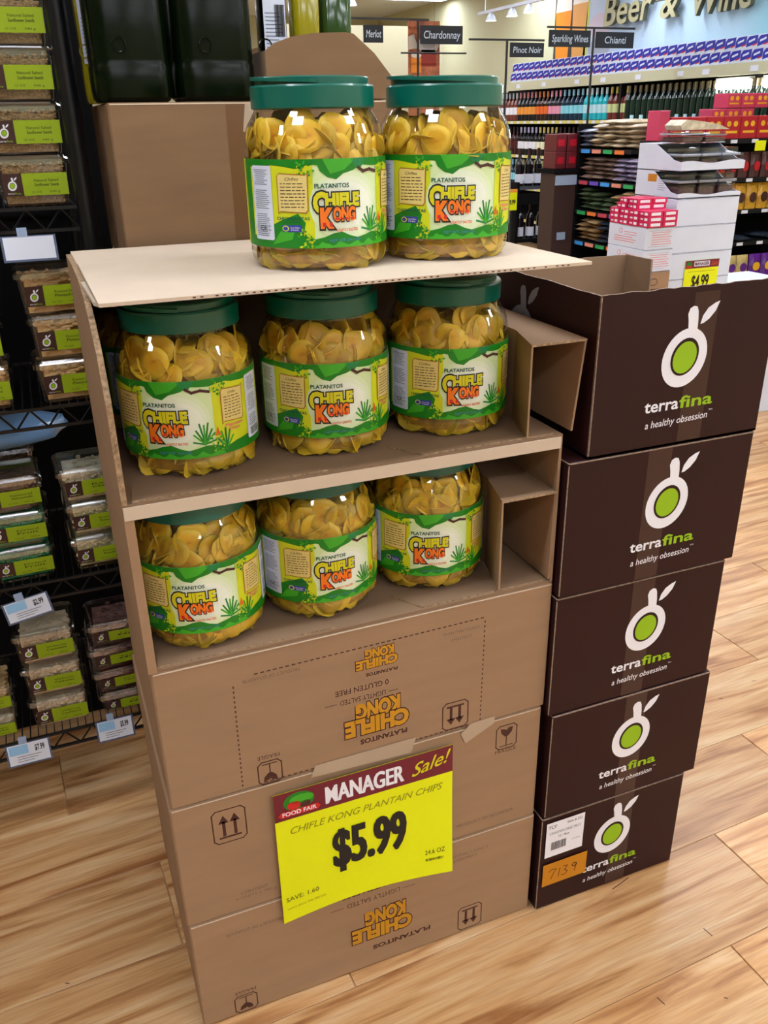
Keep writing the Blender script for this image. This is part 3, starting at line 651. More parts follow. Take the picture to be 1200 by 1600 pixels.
def jug(x, y, w_, h_, m, label, lab=False, z=1.6, rz=0):
    t = thing('glass_bottle', label, 'bottle', (x, y, z), rz, 'big oil bottles on the carton behind the jars')
    def ring(s, zz, n=24, e=.42):
        o = []
        for i in range(n):
            a = 2*PI*i/n; c, d = math.cos(a), math.sin(a); o.append((s*math.copysign(abs(c)**e, c), s*math.copysign(abs(d)**e, d), zz))
        return o
    mb = MB(); P_ = [(w_/2*.90, 0), (w_/2*.98, .006), (w_/2, .02), (w_/2, .055), (w_/2*.975, .060), (w_/2*.985, .066), (w_/2*.985, h_*.62)]
    rings = [ring(a, b) for a, b in P_]+[ring(w_/2*.8, h_*.68, e=.6), ring(w_/2*.4, h_*.78, e=.9), ring(w_/2*.27, h_*.85, e=1), ring(w_/2*.27, h_*.98, e=1)]
    n = 24
    for a, b in zip(rings, rings[1:]): mb.add(a+b, [(i, (i+1) % n, (i+1) % n+n, i+n) for i in range(n)], m)
    mb.add(rings[0], [tuple(range(n))[::-1]], m); mb.add(rings[-1], [tuple(range(n))], m)
    mb.ob('bottle_body', t, smooth=True, weld=True)
    MB().lathe([(w_/2*.31, h_*.95), (w_/2*.31, h_), (w_/2*.28, h_+.004)], BLACK, 18).ob('bottle_cap', t)
    g = MB()
    for i in range(20):
        a, b = 2*PI*i/20, 2*PI*(i+1)/20
        g.tube((-.02+.011*math.cos(a), -w_/2-.0005, .085+.011*math.sin(a)), (-.02+.011*math.cos(b), -w_/2-.0005, .085+.011*math.sin(b)), .0016, m, 5)
    g.ob('embossed_ring', t, smooth=True)
    if lab:
        s = Print(.0004); s.rect(-w_*.42, .065, w_*.40, h_*.6, STRIP, 1); q = random.Random(4)
        for k in range(12): s.rect(-w_*.36, .07+k*.006, w_*q.uniform(.1, .3), .0715+k*.006, GREY, 2)
        for k in range(16): s.rect(0+k*.0011, .1, .0006+k*.0011+q.random()*.0004, .15, BLACK, 3)
        s.build('paper_label', fr(0, -w_/2-.0006, 0), t)
    return t
jug(.157, .588, .132, .40, OLIVE, 'left of the two big dark green bottles on the carton behind the jars')
jug(.300, .588, .140, .40, OLIVE, 'right of the two big dark green bottles on the carton behind the jars')
jug(.118, .715, .060, .40, OLY, 'narrow yellow oil bottle behind the left big dark bottle', True)
jug(.200, .735, .085, .40, OLG, 'green glass bottle behind the gap between the big dark bottles')
t = thing('cut_tray_carton', 'brown carton tray with slanting cut sides, behind the left top jar', 'tray', (.384, .518, 1.6), 0)
fpan = [(.0, 0), (.250, 0), (.250, .030), (.236, .040), (.205, .075), (.165, .106), (.150, .108), (.09, .106), (.05, .100), (.018, .090), (.0, .078)]
MB().prism(fpan, 0, .004, 1, KSHADE, KEDGE).ob('front_panel', t); MB().prism(fpan, .26, .264, 1, KSHADE, KEDGE).ob('back_panel', t)
MB().box(0, .004, 0, .004, .26, .078, KIN).ob('side_panel', t); MB().box(.246, .004, 0, .25, .26, .03, KIN).ob('side_panel', t); MB().box(.004, .004, 0, .246, .26, .004, KIN).ob('floor_panel', t)
jug(.4205, .60, .050, .36, OLIVE, 'dark bottle with white barcode label in the cut carton tray', True, 1.604)
jug(.478, .585, .050, .36, OLY, 'yellow-green oil bottle in the middle of the cut carton tray', False, 1.604)
jug(.545, .62, .062, .36, OLG, 'dark green bottle at the right end of the cut carton tray', False, 1.604)

# ================================================================== WIRE RACK WITH TUBS
RY0, RY1, RX0, RX1 = .645, 1.05, -1.05, .075
rk = thing('wire_rack', 'black wire shelving rack at the left, behind the carton display', 'rack', (0, 0, 0))
for x, y in ((RX1-.02, RY0+.005), (RX1-.02, RY1), (RX0, RY0+.005), (RX0, RY1)):
    MB().tube((x, y, 0), (x, y, 2.1), .0175, BMET, 12).ob('post', rk, smooth=True)
for z in (.278, .672, 1.055, 1.43):
    m = MB(); m.box(RX0, RY0, z-.006, RX1-.035, RY0+.006, z, BMET); m.box(RX0, RY0, z-.045, RX1-.035, RY0+.006, z-.039, BMET)
    m.box(RX0, RY1-.006, z-.006, RX1-.035, RY1, z, BMET)
    sh = m.ob('shelf_frame', rk)
    g = MB(); n = 18
    for i in range(n):
        x0 = RX0+(RX1-.035-RX0)*i/n; x1 = RX0+(RX1-.035-RX0)*(i+.5)/n; x2 = RX0+(RX1-.035-RX0)*(i+1)/n
        g.tube((x0, RY0+.003, z-.042), (x1, RY0+.003, z-.004), .0022, BMET, 5); g.tube((x1, RY0+.003, z-.004), (x2, RY0+.003, z-.042), .0022, BMET, 5)
    g.ob('zigzag_wire', sh)
    g = MB()
    for i in range(62): x = RX0+.01+(RX1-.05-RX0)*i/61; g.box(x-.0012, RY0+.006, z-.004, x+.0012, RY1-.006, z-.0005, BMET)
    g.ob('deck_wires', sh, kind='stuff')
ob_ = thing('display_backing', 'black panel behind the wire rack of tubs', 'panel', (0, 0, 0), 0, None, MB().box(-1.6, 1.09, 0, .13, 1.12, 2.3, DARKM).mesh('display_backing'))
NUT = {'seed': m_('seed', (190, 152, 100), .7, noise=.5, scale=300), 'pistachio': m_('pistachio', (236, 190, 122), .6, noise=.2, scale=60), 'dark': m_('dark_mix', (120, 84, 58), .6, noise=.5, scale=80),
       'green': m_('green_candy', (16, 150, 92), .5, noise=.3, scale=60), 'oat': m_('pale_nut', (236, 220, 180), .7, noise=.25, scale=70), 'walnut': m_('pale_kernel', (230, 216, 160), .7, noise=.25, scale=90),
       'cashew': m_('cashew', (244, 214, 170), .6, noise=.15, scale=60), 'mix': m_('trail_mix', (150, 100, 84), .6, noise=.6, scale=70), 'berry': m_('dried_berry', (120, 30, 40), .5, noise=.5, scale=90)}
NTXT = {'seed': ('Natural Salted', 'Sunflower Seeds'), 'pistachio': ('Roasted Salted', 'Pistachios'), 'dark': ('Natural', 'Almonds'), 'green': ('Dried', 'Fruit'), 'oat': ('Raw', 'Oats'), 'walnut': ('Pumpkin', 'Seeds'), 'cashew': ('Whole', 'Cashews'), 'mix': ('Trail', 'Mix'), 'berry': ('Dried', 'Cranberries')}
_TB = {}
def tub_meshes(kind, w_, h_, d_):
    k = (kind, round(w_, 3), round(h_, 3))
    if k in _TB: return _TB[k]
    tp_ = .88; hb = h_-.012
    def ring(s, z, r=.012):
        X, Y = w_/2*s, d_/2*s; o = []
        for cx, cy, a0 in ((X-r, Y-r, 0), (-X+r, Y-r, PI/2), (-X+r, -Y+r, PI), (X-r, -Y+r, 1.5*PI)):
            for i in range(4): a = a0+PI/2*i/3; o.append((cx+r*math.cos(a), cy+r*math.sin(a)+d_/2, z))
        return o
    n = 16
    body = MB(); R = [ring(tp_*.97, .001), ring(tp_, .004), ring(1.0*.97, hb), ring(1.0, hb+.001), ring(1.0, hb+.003)]
    for a, b in zip(R, R[1:]): body.add(a+b, [(i, (i+1) % n, (i+1) % n+n, i+n) for i in range(n)], CLAM)
    body.add(R[0], [tuple(range(n))[::-1]], CLAM)
    lid = MB(); R = [ring(1.04, hb-.004), ring(1.04, hb+.005), ring(1.0, hb+.008), ring(.95, hb+.008), ring(.93, h_-.001), ring(.90, h_)]
    for a, b in zip(R, R[1:]): lid.add(a+b, [(i, (i+1) % n, (i+1) % n+n, i+n) for i in range(n)], CLIDM)
    lid.add(R[-1], [tuple(range(n))], CLIDM)
    q = random.Random(hash(kind) % 97 if False else len(kind)*7+3); con = MB(); sz = {'seed': .0035, 'pistachio': .0075, 'cashew': .0085, 'walnut': .006, 'green': .008}.get(kind, .0065)
    con.box(-w_/2*.76, d_*.16, .004, w_/2*.80, d_*.90, hb*.90, NUT[kind])
    bm = bmesh.new(); bmesh.ops.create_icosphere(bm, subdivisions=1, radius=1); iv = [v.co.copy() for v in bm.verts]; bm.verts.index_update(); fi = [tuple(v.index for v in f.verts) for f in bm.faces]; bm.free()
    for i in range(430 if kind == 'seed' else 170):
        z = .006+sz*.6+(hb*.94-sz)*q.random(); sc = (tp_+(1-tp_)*z/hb)*.90; face = q.random()
        if face < .7: x, y = q.uniform(-w_/2*sc+sz, w_/2*sc-sz), d_/2*(1-sc)+sz*.8
        elif face < .85: x, y = w_/2*sc-sz*.8, q.uniform(.01, d_-.01)
        else: x, y, z = q.uniform(-w_/2*.85, w_/2*.85), q.uniform(.01, d_-.01), hb*.91+q.uniform(-.002, .003)
        R_ = Matrix.Rotation(q.random()*6, 3, 'Z') @ Matrix.Rotation(q.random()*6, 3, 'X'); s3 = (sz*q.uniform(.9, 1.3), sz*q.uniform(.5, .8), sz*.5)
        con.add([tuple(R_ @ Vector((v.x*s3[0], v.y*s3[1], v.z*s3[2]))+Vector((x, y, z))) for v in iv], fi, NUT[kind])
    lab = Print(.0003); lw = w_*.86; x0 = -w_*.40; z0 = .018*h_/.085; hh = h_*.44
    lab.rect(x0, z0, x0+lw*.30, z0+hh, m_('label_brown', (58, 30, 26), .5), 1); lab.rect(x0+lw*.30, z0, x0+lw, z0+hh, LIMELAB, 1)
    emblem(lab, x0+lw*.14, z0+hh*.46, hh*4.4, 2, MT['label_brown'])
    lab.text('terra', x0+lw*.05, z0+hh*.08, x0+lw*.15, hh*.09, WHITE, 2); lab.text('fina', x0+lw*.155, z0+hh*.08, x0+lw*.25, hh*.09, LIME, 2)
    OL = m_('label_text', (52, 62, 10), .6)
    lab.text(NTXT[kind][0], x0+lw*.48, z0+hh*.62, x0+lw*.86, hh*.12, OL, 2); lab.text(NTXT[kind][1], x0+lw*.48, z0+hh*.42, x0+lw*.86, hh*.13, OL, 2, bold=.01)
    lab.text('12 OZ', x0+lw*.42, z0+hh*.12, x0+lw*.58, hh*.08, OL, 2); lab.text('340 g', x0+lw*.70, z0+hh*.12, x0+lw*.86, hh*.08, OL, 2)
    sl = (1-tp_)*d_/2/hb
    lo = lab.build('tub_label', lambda u, v, l: (u, d_/2*(1-tp_)-sl*v-.0012-l, v), None); ld = lo.data; bpy.data.objects.remove(lo)
    _TB[k] = (body.mesh('tub_body', True), lid.mesh('tub_lid'), con.mesh('tub_contents'), ld); return _TB[k]
def tub(x, z, kind, label, h_=.087, w_=.13, d_=.13, y=.66, rz=0, lid_only=False):
    t = thing('food_tub', label, 'tub', (x, y, z), rz, 'clear tubs of nuts and seeds on the wire rack'); b, l, c, p = tub_meshes(kind, w_, h_, d_)
    ob('tub_body', b, t); ob('tub_lid', l, t); o = ob('tub_contents', c, t); o['kind'] = 'stuff'; ob('tub_label', p, t)
def stack(x, z, items, where, **k):
    h_ = k.get('h_', .087); n = len(items); q = random.Random(int(abs(x)*1000)+n)
    pos = {1: ['the only tub'], 2: ['bottom', 'top'], 3: ['bottom', 'middle', 'top'], 4: ['bottom', 'second', 'third', 'top']}[n]
    for i, (kd, ds) in enumerate(items):
        tub(x+q.uniform(-.004, .004), z+i*(h_+.0006), kd, f'clear tub of {ds}, {pos[i]} in {where}', rz=q.uniform(-.04, .04), **k)
SD = ('seed', 'brown sunflower seeds'); PS = ('pistachio', 'pistachios')
stack(-.030, 1.4302, [SD, SD, SD, SD], 'the top rack stack beside the post')
stack(-.175, 1.4302, [SD, SD, SD], 'the leftmost stack of the top rack shelf')
stack(-.024, 1.0552, [PS, PS, PS], 'the stack beside the upper jar shelf')
stack(-.196, 1.0552, [PS, ('dark', 'dark nuts'), ('dark', 'dark nuts')], 'the leftmost stack of the second rack shelf')
stack(-.180, .6722, [('green', 'green candy'), ('green', 'green candy'), ('dark', 'dark nuts')], 'the left stack on the third rack shelf', h_=.079)
stack(-.018, .6722, [('walnut', 'pale green kernels'), ('walnut', 'pale green kernels'), ('oat', 'pale flakes')], 'the right stack on the third rack shelf', h_=.079)
stack(-.176, .2782, [('cashew', 'pale cashews')]*3, 'the middle stack on the lowest rack shelf', h_=.088)
stack(-.330, .2782, [('oat', 'pale nuts'), ('pistachio', 'tan nuts')], 'the leftmost stack of the lowest rack shelf', h_=.072)
stack(-.022, .2782, [('mix', 'dark trail mix'), ('berry', 'dark dried berries'), ('mix', 'dark trail mix'), ('mix', 'dark trail mix')], 'the low stack beside the lower cartons', h_=.0625)
def shelf_tag(x, z, w_, h_, label, price=None, blank=False, tilt=0, rz=0):
    t = thing('shelf_tag', label, 'price tag', (x, RY0-.006, z), rz, 'price tags clipped to the wire rack'); t.rotation_euler[1] = tilt; t.rotation_euler[0] = -.12
    MB().box(-.004, -.001, -.004, w_+.004, .001, h_+.002, film_tag).ob('tag_holder', t)
    MB().box(w_*.3, -.002, h_, w_*.5, .004, h_+.016, m_('tag_clip', (150, 170, 200), .3)).ob('tag_clip', t)
    p = Print(.0004); p.rect(0, 0, w_, h_, CARD, 3)
    if not blank:
        p.rect(w_*.03, h_*.5, w_*.5, h_*.95, CARDB, 4); p.text(price, w_*.66, h_*.55, w_*.9, h_*.28, BLACK, 4, bold=.03)
        for k in range(3): p.rect(w_*.2, h_*(.36-.12*k), w_*(.8-.1*k), h_*(.39-.12*k), GREY, 4)
    p.build('tag_card', fr(0, 0, 0), t)
film_tag = m_('tag_holder_plastic', (86, 100, 130), .25)
shelf_tag(-.100, 1.340, .088, .040, 'blank white shelf card hanging under the top rack shelf', blank=True)
shelf_tag(-.232, .590, .088, .044, 'tilted price tag under the third rack shelf', '$2.99', tilt=-.16)
shelf_tag(-.300, .220, .088, .052, 'price tag under the lowest rack shelf, at the picture edge', '$7.99', tilt=.0)
shelf_tag(-.100, .228, .078, .050, 'price tag under the lowest rack shelf, beside the cartons', '$5.99', tilt=.0)
bag = MB(); q = random.Random(6); n = 22
vs = []; fs = []
for j in range(9):
    for i in range(n):
        a = 2*PI*i/n; r_ = math.sin(PI*(j+.3)/9.2)
        vs.append((.15*r_*math.cos(a)+q.uniform(-.008, .008), .10*r_*math.sin(a)+q.uniform(-.008, .008), .028*math.cos(PI*j/8)+.03+q.uniform(-.004, .004)))
for j in range(8):
    for i in range(n): fs.append((j*n+i, j*n+(i+1) % n, (j+1)*n+(i+1) % n, (j+1)*n+i))
fs += [tuple(range(n))[::-1], tuple(range(8*n, 9*n))]
bag.add(vs, fs, mat('plastic_bag', (130, 170, 215), .2, coat=.4))
thing('plastic_bag', 'crumpled bluish plastic bag lying on the tubs below the second rack shelf', 'bag', (-.19, .83, .933), .2, None, bag.mesh('plastic_bag', True))
stack(-.19, .6722, [('dark', 'dark nuts'), ('oat', 'pale flakes'), ('dark', 'dark nuts')], 'the hidden stack behind the green tubs', y=.795, h_=.0865)

# ================================================================== WHITE STACKS
def ruled(p, x0, y0, x1, n, dy, m, l=1, h=.0025):
    q = random.Random(n*7+int(abs(x0)*100))
    for k in range(n): p.rect(x0, y0-k*dy, x1-q.uniform(0, .3)*(x1-x0), y0-k*dy+h, m, l)
def wbox(x, y, z, w_, d_, h_, label, m=WCARD, prn=None, grp='stacked white cartons in the aisle', nm='white_carton'):
    t = thing(nm, label, 'carton', (x, y, z), 0, grp)
    MB().box(0, 0, .0006, w_, d_, h_-.0006, m, c=.002).ob('carton_body', t); MB().box(0.002, -.0006, h_-.004, w_-.002, 0, h_-.0025, GREY).ob('flap_seam', t)
    if prn: prn()[0].build('printed_marks', fr(0, 0, 0), t); prn()[1].build('side_print', lf(0, 0, 0), t)
    return t
WX, WY, WW, WD = 2.962, 2.50, .392, .34
for k in range(9):
    wbox(WX, WY, .131*k, WW, WD, .1305, ['lowest', 'second lowest', 'third lowest', 'fourth lowest', 'fifth lowest', 'sixth lowest, behind the $4.99 sign', 'third from top', 'second from top', 'topmost'][k]+' plain white closed carton of the tall white stack')
def tray(z, h_, lip, label, dark):
    t = thing('display_tray', label, 'tray', (WX, WY, z), 0, 'cut-front white display trays on the tall white stack')
    MB().box(0, 0, 0, WW, WD, .004, WCARD).ob('floor_panel', t)
    wav = [(WW*i/12, lip+.006*math.sin(i*.75+.4)) for i in range(13)]
    MB().prism([(0, 0), (WW, 0)]+wav[::-1], 0, .004, 1, WCARD).ob('front_panel', t)
    side = [(0.004, 0), (WD, 0), (WD, h_), (WD*.60, h_), (.06, lip+.01), (.004, lip)]
    MB().prism(side, 0, .004, 0, WCARD).ob('side_panel', t); MB().prism(side, WW-.004, WW, 0, WCARD).ob('side_panel', t)
    MB().box(0.004, WD-.004, 0, WW-.004, WD, h_, WCARD).ob('back_panel', t)
    MB().box(0, .16, h_, WW, WD, h_+.003, WCARD).ob('top_flap', t)
    return t
GLIM = m_('lid_glimmer', (150, 156, 166), .25)  # pale grey puts the glimmer of the clear lids into their colour
def clam(x, y, z, w_, d_, h_, m, label):
    t = thing('clear_pack', label, 'pack', (x, y, z), 0, 'clear packs of dark sweets in the white stack')
    MB().box(.006, .006, .004, w_-.006, d_-.006, h_*.45, m, c=.006).ob('pack_contents', t)
    b = MB(); b.box(0, 0, 0, w_, d_, h_*.62, CLAM, c=.006); b.ob('pack_body', t); MB().box(-.003, -.003, h_*.62, w_+.003, d_+.003, h_*.74, GLIM, c=.003).box(.006, .006, h_*.74, w_-.006, d_-.006, h_, CLAM, c=.005).ob('pack_lid', t)
CHOC = m_('dark_sweets', (92, 56, 60), .5, noise=.5, scale=40); TANS = m_('tan_sweets', (190, 170, 130), .6, noise=.4, scale=60)
t1 = tray(1.1795, .122, .020, 'lower white display tray with orange sticker on the tall white stack', True)
s = Print(.0005); s.rect(-.245, .072, -.175, .108, MT['orange_sticker'], 1); ruled(s, -.16, .085, -.10, 6, .010, GREY, 1, .002); s.build('side_sticker', lf(0, 0, 0), t1, label='orange sticker and small print')
t2 = tray(1.305, .122, .042, 'upper white display tray on the tall white stack', True)
for lv, z in ((0, 1.184), (1, 1.3095)):
    for k in range(3):
        for j in range(2): clam(WX+.014+k*.124, WY+.02+j*.15, z+0, .110, .13, .100 if lv else .105, CHOC, f"clear pack of dark sweets in the {'upper' if lv else 'lower'} white tray, {['left', 'middle', 'right'][k]} of the {'back' if j else 'front'} row")
clam(WX+.01, WY+.03, 1.431, .13, .17, .060, CHOC, 'left clear pack lying on top of the upper white tray'); clam(WX+.15, WY+.03, 1.431, .13, .17, .052, CHOC, 'right clear pack lying on top of the upper white tray')
thing('folded_bag', 'pale crinkled bag lying on the left clear pack of the white stack', 'bag', (WX+.02, WY+.05, 1.492), -.15, None, MB().prism([(0, 0), (.10, .0), (.26, -.001), (.20, .022), (.10, .038), (.02, .045), (-.01, .02)], 0, .15, 1, m_('crinkle_bag', (206, 198, 170), .4, noise=.4, scale=30, bump=.5, bscale=30)).mesh('folded_bag'))
t = thing('price_sign_small', 'small yellow sale sign reading $4.99 on the white stack', 'sign', (3.058, WY-.006, .70), 0)
MB().box(0, 0, 0, .216, .002, .176, YEL).ob('paper', t)
p = Print(.0006); p.rect(0, .136, .216, .176, MAROON, 1); p.ell(.024, .157, .016, .014, DGREEN, 2); p.rect(.006, .140, .042, .150, RED, 3); p.rect(.055, .145, .155, .170, STRIP, 2); p.text('MANAGER', .059, .150, .151, .015, MAROON, 3, bold=.03)
p.text('Sale!', .165, .146, .208, .020, ORANGE, 2, shear=.3); p.text('SWEETS', .03, .112, .19, .008, MT['olive_ink'], 2, shear=.3) if False else p.rect(.02, .118, .196, .120, MT['olive_ink'], 2)
p.text('$4.99', .050, .036, .160, .064, BLACK, 2, bold=.01, strike=1, sd=.02); p.rect(.17, .014, .198, .020, MT['olive_ink'], 2); p.build('sign_print', fr(0, 0, 0), t)
def red_print():
    a = Print(.0005); ruled(a, .035, .078, .155, 6, .011, PINK); a.line([(.02, .088), (.15, .088)], .001, GREY); a.line([(.02, .014), (.13, .014)], .001, GREY)
    b = Print(.0005); b.ell(-.20, .075, .014, .012, PINK, 1); b.ell(-.20, .075, .011, .009, WCARD, 2); ruled(b, -.17, .072, -.07, 2, .012, PINK); ruled(b, -.25, .048, -.05, 3, .011, PINK, 1, .003); return a, b
SX, SY, SW, SDp = 2.716, 2.40, .170, .30
wbox(SX, SY, .8565, SW, SDp, .1055, 'lower small white carton with red print in front of the tall white stack', prn=red_print, grp='small cartons with red print', nm='small_white_carton')
wbox(SX, SY, .9625, SW, SDp, .1055, 'upper small white carton with red print, carrying the pink boxes', prn=red_print, grp='small cartons with red print', nm='small_white_carton')
def kraft_print():
    a = Print(.0005); a.ell(.075, .235, .025, .018, INK, 1); a.ell(.075, .235, .021, .014, KRAFT, 2); ruled(a, .03, .195, .14, 4, .022, INK, 1, .006); a.line([(.01, .10), (.16, .10)], .002, INK); b = Print(.0005); ruled(b, -.25, .2, -.05, 3, .02, INK); return a, b
for k in range(3):
    wbox(SX, SY, .2855*k, SW, SDp, .285, ['lowest', 'middle', 'topmost'][k]+' kraft carton under the small white cartons', m=KRAFT, prn=kraft_print, grp='small kraft cartons with brown print', nm='small_kraft_carton')
PK = m_('pink_box', (206, 20, 84), .45)
def pink_mesh(w_, d_, h_):
    m = MB(); m.box(0, 0, 0, w_, d_, h_, PK)
    m.box(w_*.16, -.0006, h_*.22, w_*.84, 0, h_*.78, WHITE); m.box(-.0006, d_*.15, h_*.25, 0, d_*.45, h_*.75, WHITE); m.box(-.0006, d_*.6, h_*.35, 0, d_*.85, h_*.65, STRIP); return m.mesh('sweet_box')
pk = pink_mesh(.082, .075, .024); q = random.Random(9)
def pink(x, y, z, rz, where): thing('sweet_box', where, 'box', (x, y, z), rz, 'pink sweet boxes on the small white cartons', pk)
for lv in range(3):
    for i in range(2):
        for j in range(4):
            pink(SX-.003+i*.086+q.uniform(0, .002), SY-.012+j*.079, 1.0685+lv*.0245, q.uniform(-.03, .03), f'pink and white sweet box, {["bottom", "middle", "top"][lv]} even layer, {["left", "right"][i]} column, {ORD[j]} from the front')
for lv in range(2):
    for i in range(2):
        for j in range(2): pink(SX+.012+i*.072*1.2+q.uniform(-.006, .006)-.0, SY+.10+j*.085, 1.142+lv*.0245, q.uniform(-.12, .12), f'pink sweet box loose on the pile, {["lower", "upper"][lv]} layer, {["left", "right"][i]}, {["front", "back"][j]}')
wb = thing('white_open_carton', 'white carton with a projecting flap right of the tall white stack', 'carton', (3.40, 2.44, 0), 0)
MB().box(0, 0, 0, .36, .34, .735, WCARD, c=.002).ob('carton_body', wb); MB().prism([(-.02, .0), (.40, -.10), (.40, .06), (-.02, .16)], .7355, .739, 2, WCARD).ob('flap', wb)

# ================================================================== SWEETS GONDOLA (bags) in the aisle
GX, GY = 4.20, 4.32
g = thing('gondola_shelving', 'black gondola shelving of bags and boxes behind the white stack', 'shelving', (0, 0, 0), 0)
MB().box(GX+.42, GY+.42, 0, GX+.46, 5.24, 1.50, DARKM).ob('back_board', g)
MB().box(GX+.44, GY+.38, 0, GX+1.6, GY+.42, 1.36, DARKM).ob('end_board', g)
TAGC = [m_('tag_purple', (98, 72, 190), .5), m_('tag_blue', (60, 150, 230), .5), m_('tag_salmon', (220, 140, 120), .5), m_('tag_green', (40, 160, 90), .5), m_('tag_orange', (226, 120, 50), .5), m_('tag_red', (180, 60, 80), .5)]
LV = [.62, .86, 1.09, 1.325]
for k, z in enumerate(LV+[.12, .36]):
    MB().box(GX, GY+(.24 if k == 3 else .02), z-.03, GX+.42, 5.24, z, SHELFM).ob('shelf', g)
    zz = z+(.06 if k == 3 else (.02 if k < 3 else 0)); MB().box(GX+(.05 if k == 3 else .44), GY, zz-.03, GX+1.55, GY+(.22 if k == 3 else .38), zz, SHELFM).ob('end_shelf', g)
    for i in range(8 if k < 4 else 0):
        y = GY+.03+i*.148; 
        if y > 5.1 or (k == 3 and y < GY+.24): continue
        MB().box(GX-.004, y, z-.034, GX-.0005, y+.115, z-.006, TAGC[(i*5+k*2) % 6]).ob('shelf_label', g, label='coloured shelf label')
    for i in range(6): x = GX+.50+i*.20; MB().box(x, GY-.004, zz-.028, x+.06, GY-.0005, zz-.004, CARD).ob('price_strip', g, label='white price strip')
MB().box(GX+.02, GY+.0, 0, GX+.05, GY+.02, 1.386, SHELFM).ob('upright', g); MB().box(GX, 5.24, 0, GX+.46, 5.27, 1.50, DARKM).ob('side_board', g)
BG = [m_('bag_beige', (190, 172, 144), .35, noise=.4, scale=20, bump=.6, bscale=40), m_('bag_taupe', (140, 116, 104), .35, noise=.4, scale=20, bump=.6, bscale=40), m_('bag_green', (84, 102, 74), .35, noise=.4, scale=20, bump=.6, bscale=40),
      m_('bag_grey', (110, 116, 140), .3, noise=.4, scale=20, bump=.6, bscale=40), m_('bag_tan', (170, 140, 100), .35, noise=.4, scale=20, bump=.6, bscale=40), m_('bag_colour', (170, 160, 190), .3, noise=.7, scale=14, bump=.6, bscale=40), m_('bag_slate', (52, 60, 74), .35, noise=.5, scale=20, bump=.6, bscale=40)]
def pillow(w_, d_, h_, m, seed):
    q = random.Random(seed); nx, ny = 6, 6; vs = []; fs = []
    for s_ in (1, -1):
        for j in range(ny+1):
            for i in range(nx+1):
                u, v = i/nx*2-1, j/ny*2-1; b = (max(0, 1-u**4)*max(0, 1-v**4))**.6
                vs.append((u*w_/2, v*d_/2, h_/2+s_*h_/2*b*q.uniform(.85, 1.0)))
    N_ = (nx+1)*(ny+1)
    for j in range(ny):
        for i in range(nx):
            a = j*(nx+1)+i; fs.append((a, a+1, a+nx+2, a+nx+1)); fs.append((a+N_, a+nx+1+N_, a+nx+2+N_, a+1+N_))
    return me('snack_bag', vs, fs, m, smooth=True)
PM = [[pillow(.30, .150, .044, m, i*5+j) for j in range(4)] for i, m in enumerate(BG)]
BN = ['beige', 'taupe', 'green', 'grey', 'tan', 'multicoloured', 'slate']; SN = ['lowest', 'third', 'second', 'top']
plan = {3: [(1, 0, 5), (2, 0, 6), (3, 0, 6), (4, 0, 5), (5, 3, 4)], 2: [(0, 3, 4), (1, 5, 5), (2, 5, 5), (3, 1, 5), (4, 1, 5), (5, 1, 5)], 1: [(0, 4, 3), (1, 4, 5), (2, 4, 4), (3, 2, 3), (4, 2, 4), (5, 2, 5)], 0: [(0, 4, 4), (1, 4, 4), (2, 4, 5), (3, 6, 5), (4, 4, 5), (5, 4, 5)]}
q = random.Random(12)
for lv, cols in plan.items():
    for c, kd, n in cols:
        for k in range(n):
            o = thing('snack_bag', f'{BN[kd]} snack bag, {ORD[k]} up, {ORD[c]} pile from near end, {SN[lv]} gondola shelf', 'bag', (GX+.165+q.uniform(-.03, .02), GY+.085+(.06 if lv == 3 else 0)+c*.148+q.uniform(-.012, .012), LV[lv]+.001+k*.033), q.uniform(-.12, .12), f'{BN[kd]} snack bags on the {SN[lv]} gondola shelf', PM[kd][q.randrange(4)])
            o.rotation_euler[0] = q.uniform(-.05, .05)
# end shelves
RB = m_('red_carton', (176, 18, 40), .4); RPK = m_('rose_carton', (196, 60, 96), .4); GOLDM = m_('gold_mark', (230, 178, 40), .4)
def redbox(w_, d_, h_, m):
    b = MB(); b.box(0, 0, 0, w_, d_, h_, m, c=.003)
    for cx in (.3, .7): b.lathe([(.001, -.0), (w_*.10, 0)], GOLDM, 10) if False else b.prism([(w_*cx+w_*.13*math.cos(a*PI/5), h_*.66+w_*.13*math.sin(a*PI/5)) for a in range(10)], -.002, 0, 1, GOLDM)
    b.box(w_*.16, -.002, h_*.25, w_*.84, 0, h_*.36, GOLDM); b.box(-.002, d_*.2, h_*.3, 0, d_*.8, h_*.6, RPK); return b.mesh('red_gift_box')
rb = redbox(.155, .16, .155, RB); rb2 = redbox(.13, .15, .10, RPK)
for i in range(7):
    thing('red_gift_box', f'red gift box with gold marks, {ORD[i]} from the left on top of the gondola end', 'box', (GX+.155+i*.16, GY+.02, 1.386), 0, 'red gift boxes in the front row on the gondola end', rb)
for i in range(3):
    for k in range(3):
        thing('red_gift_box', f'rose-red gift box in the stepped pile, {["bottom", "middle", "upper"][k]} layer, {ORD[i]} from the left', 'box', (GX+.67+i*.135+(.13 if k == 2 else 0), GY+.20, 1.386+k*.105), 0, 'rose-red gift boxes piled on the gondola end', rb2)
thing('tall_red_box', 'tall rose-red box standing at the left corner of the gondola top', 'box', (GX+.055, GY+.02, 1.386), 0, None, MB().box(0, 0, 0, .085, .14, .20, RPK, c=.003).mesh('tall_red_box'))
BGD = m_('bag_gold', (196, 148, 40), .3, noise=.4, scale=20); BDK = m_('bag_cocoa', (70, 34, 34), .35, noise=.4, scale=20); BPU = m_('bag_purple', (92, 30, 140), .3, noise=.3, scale=15)
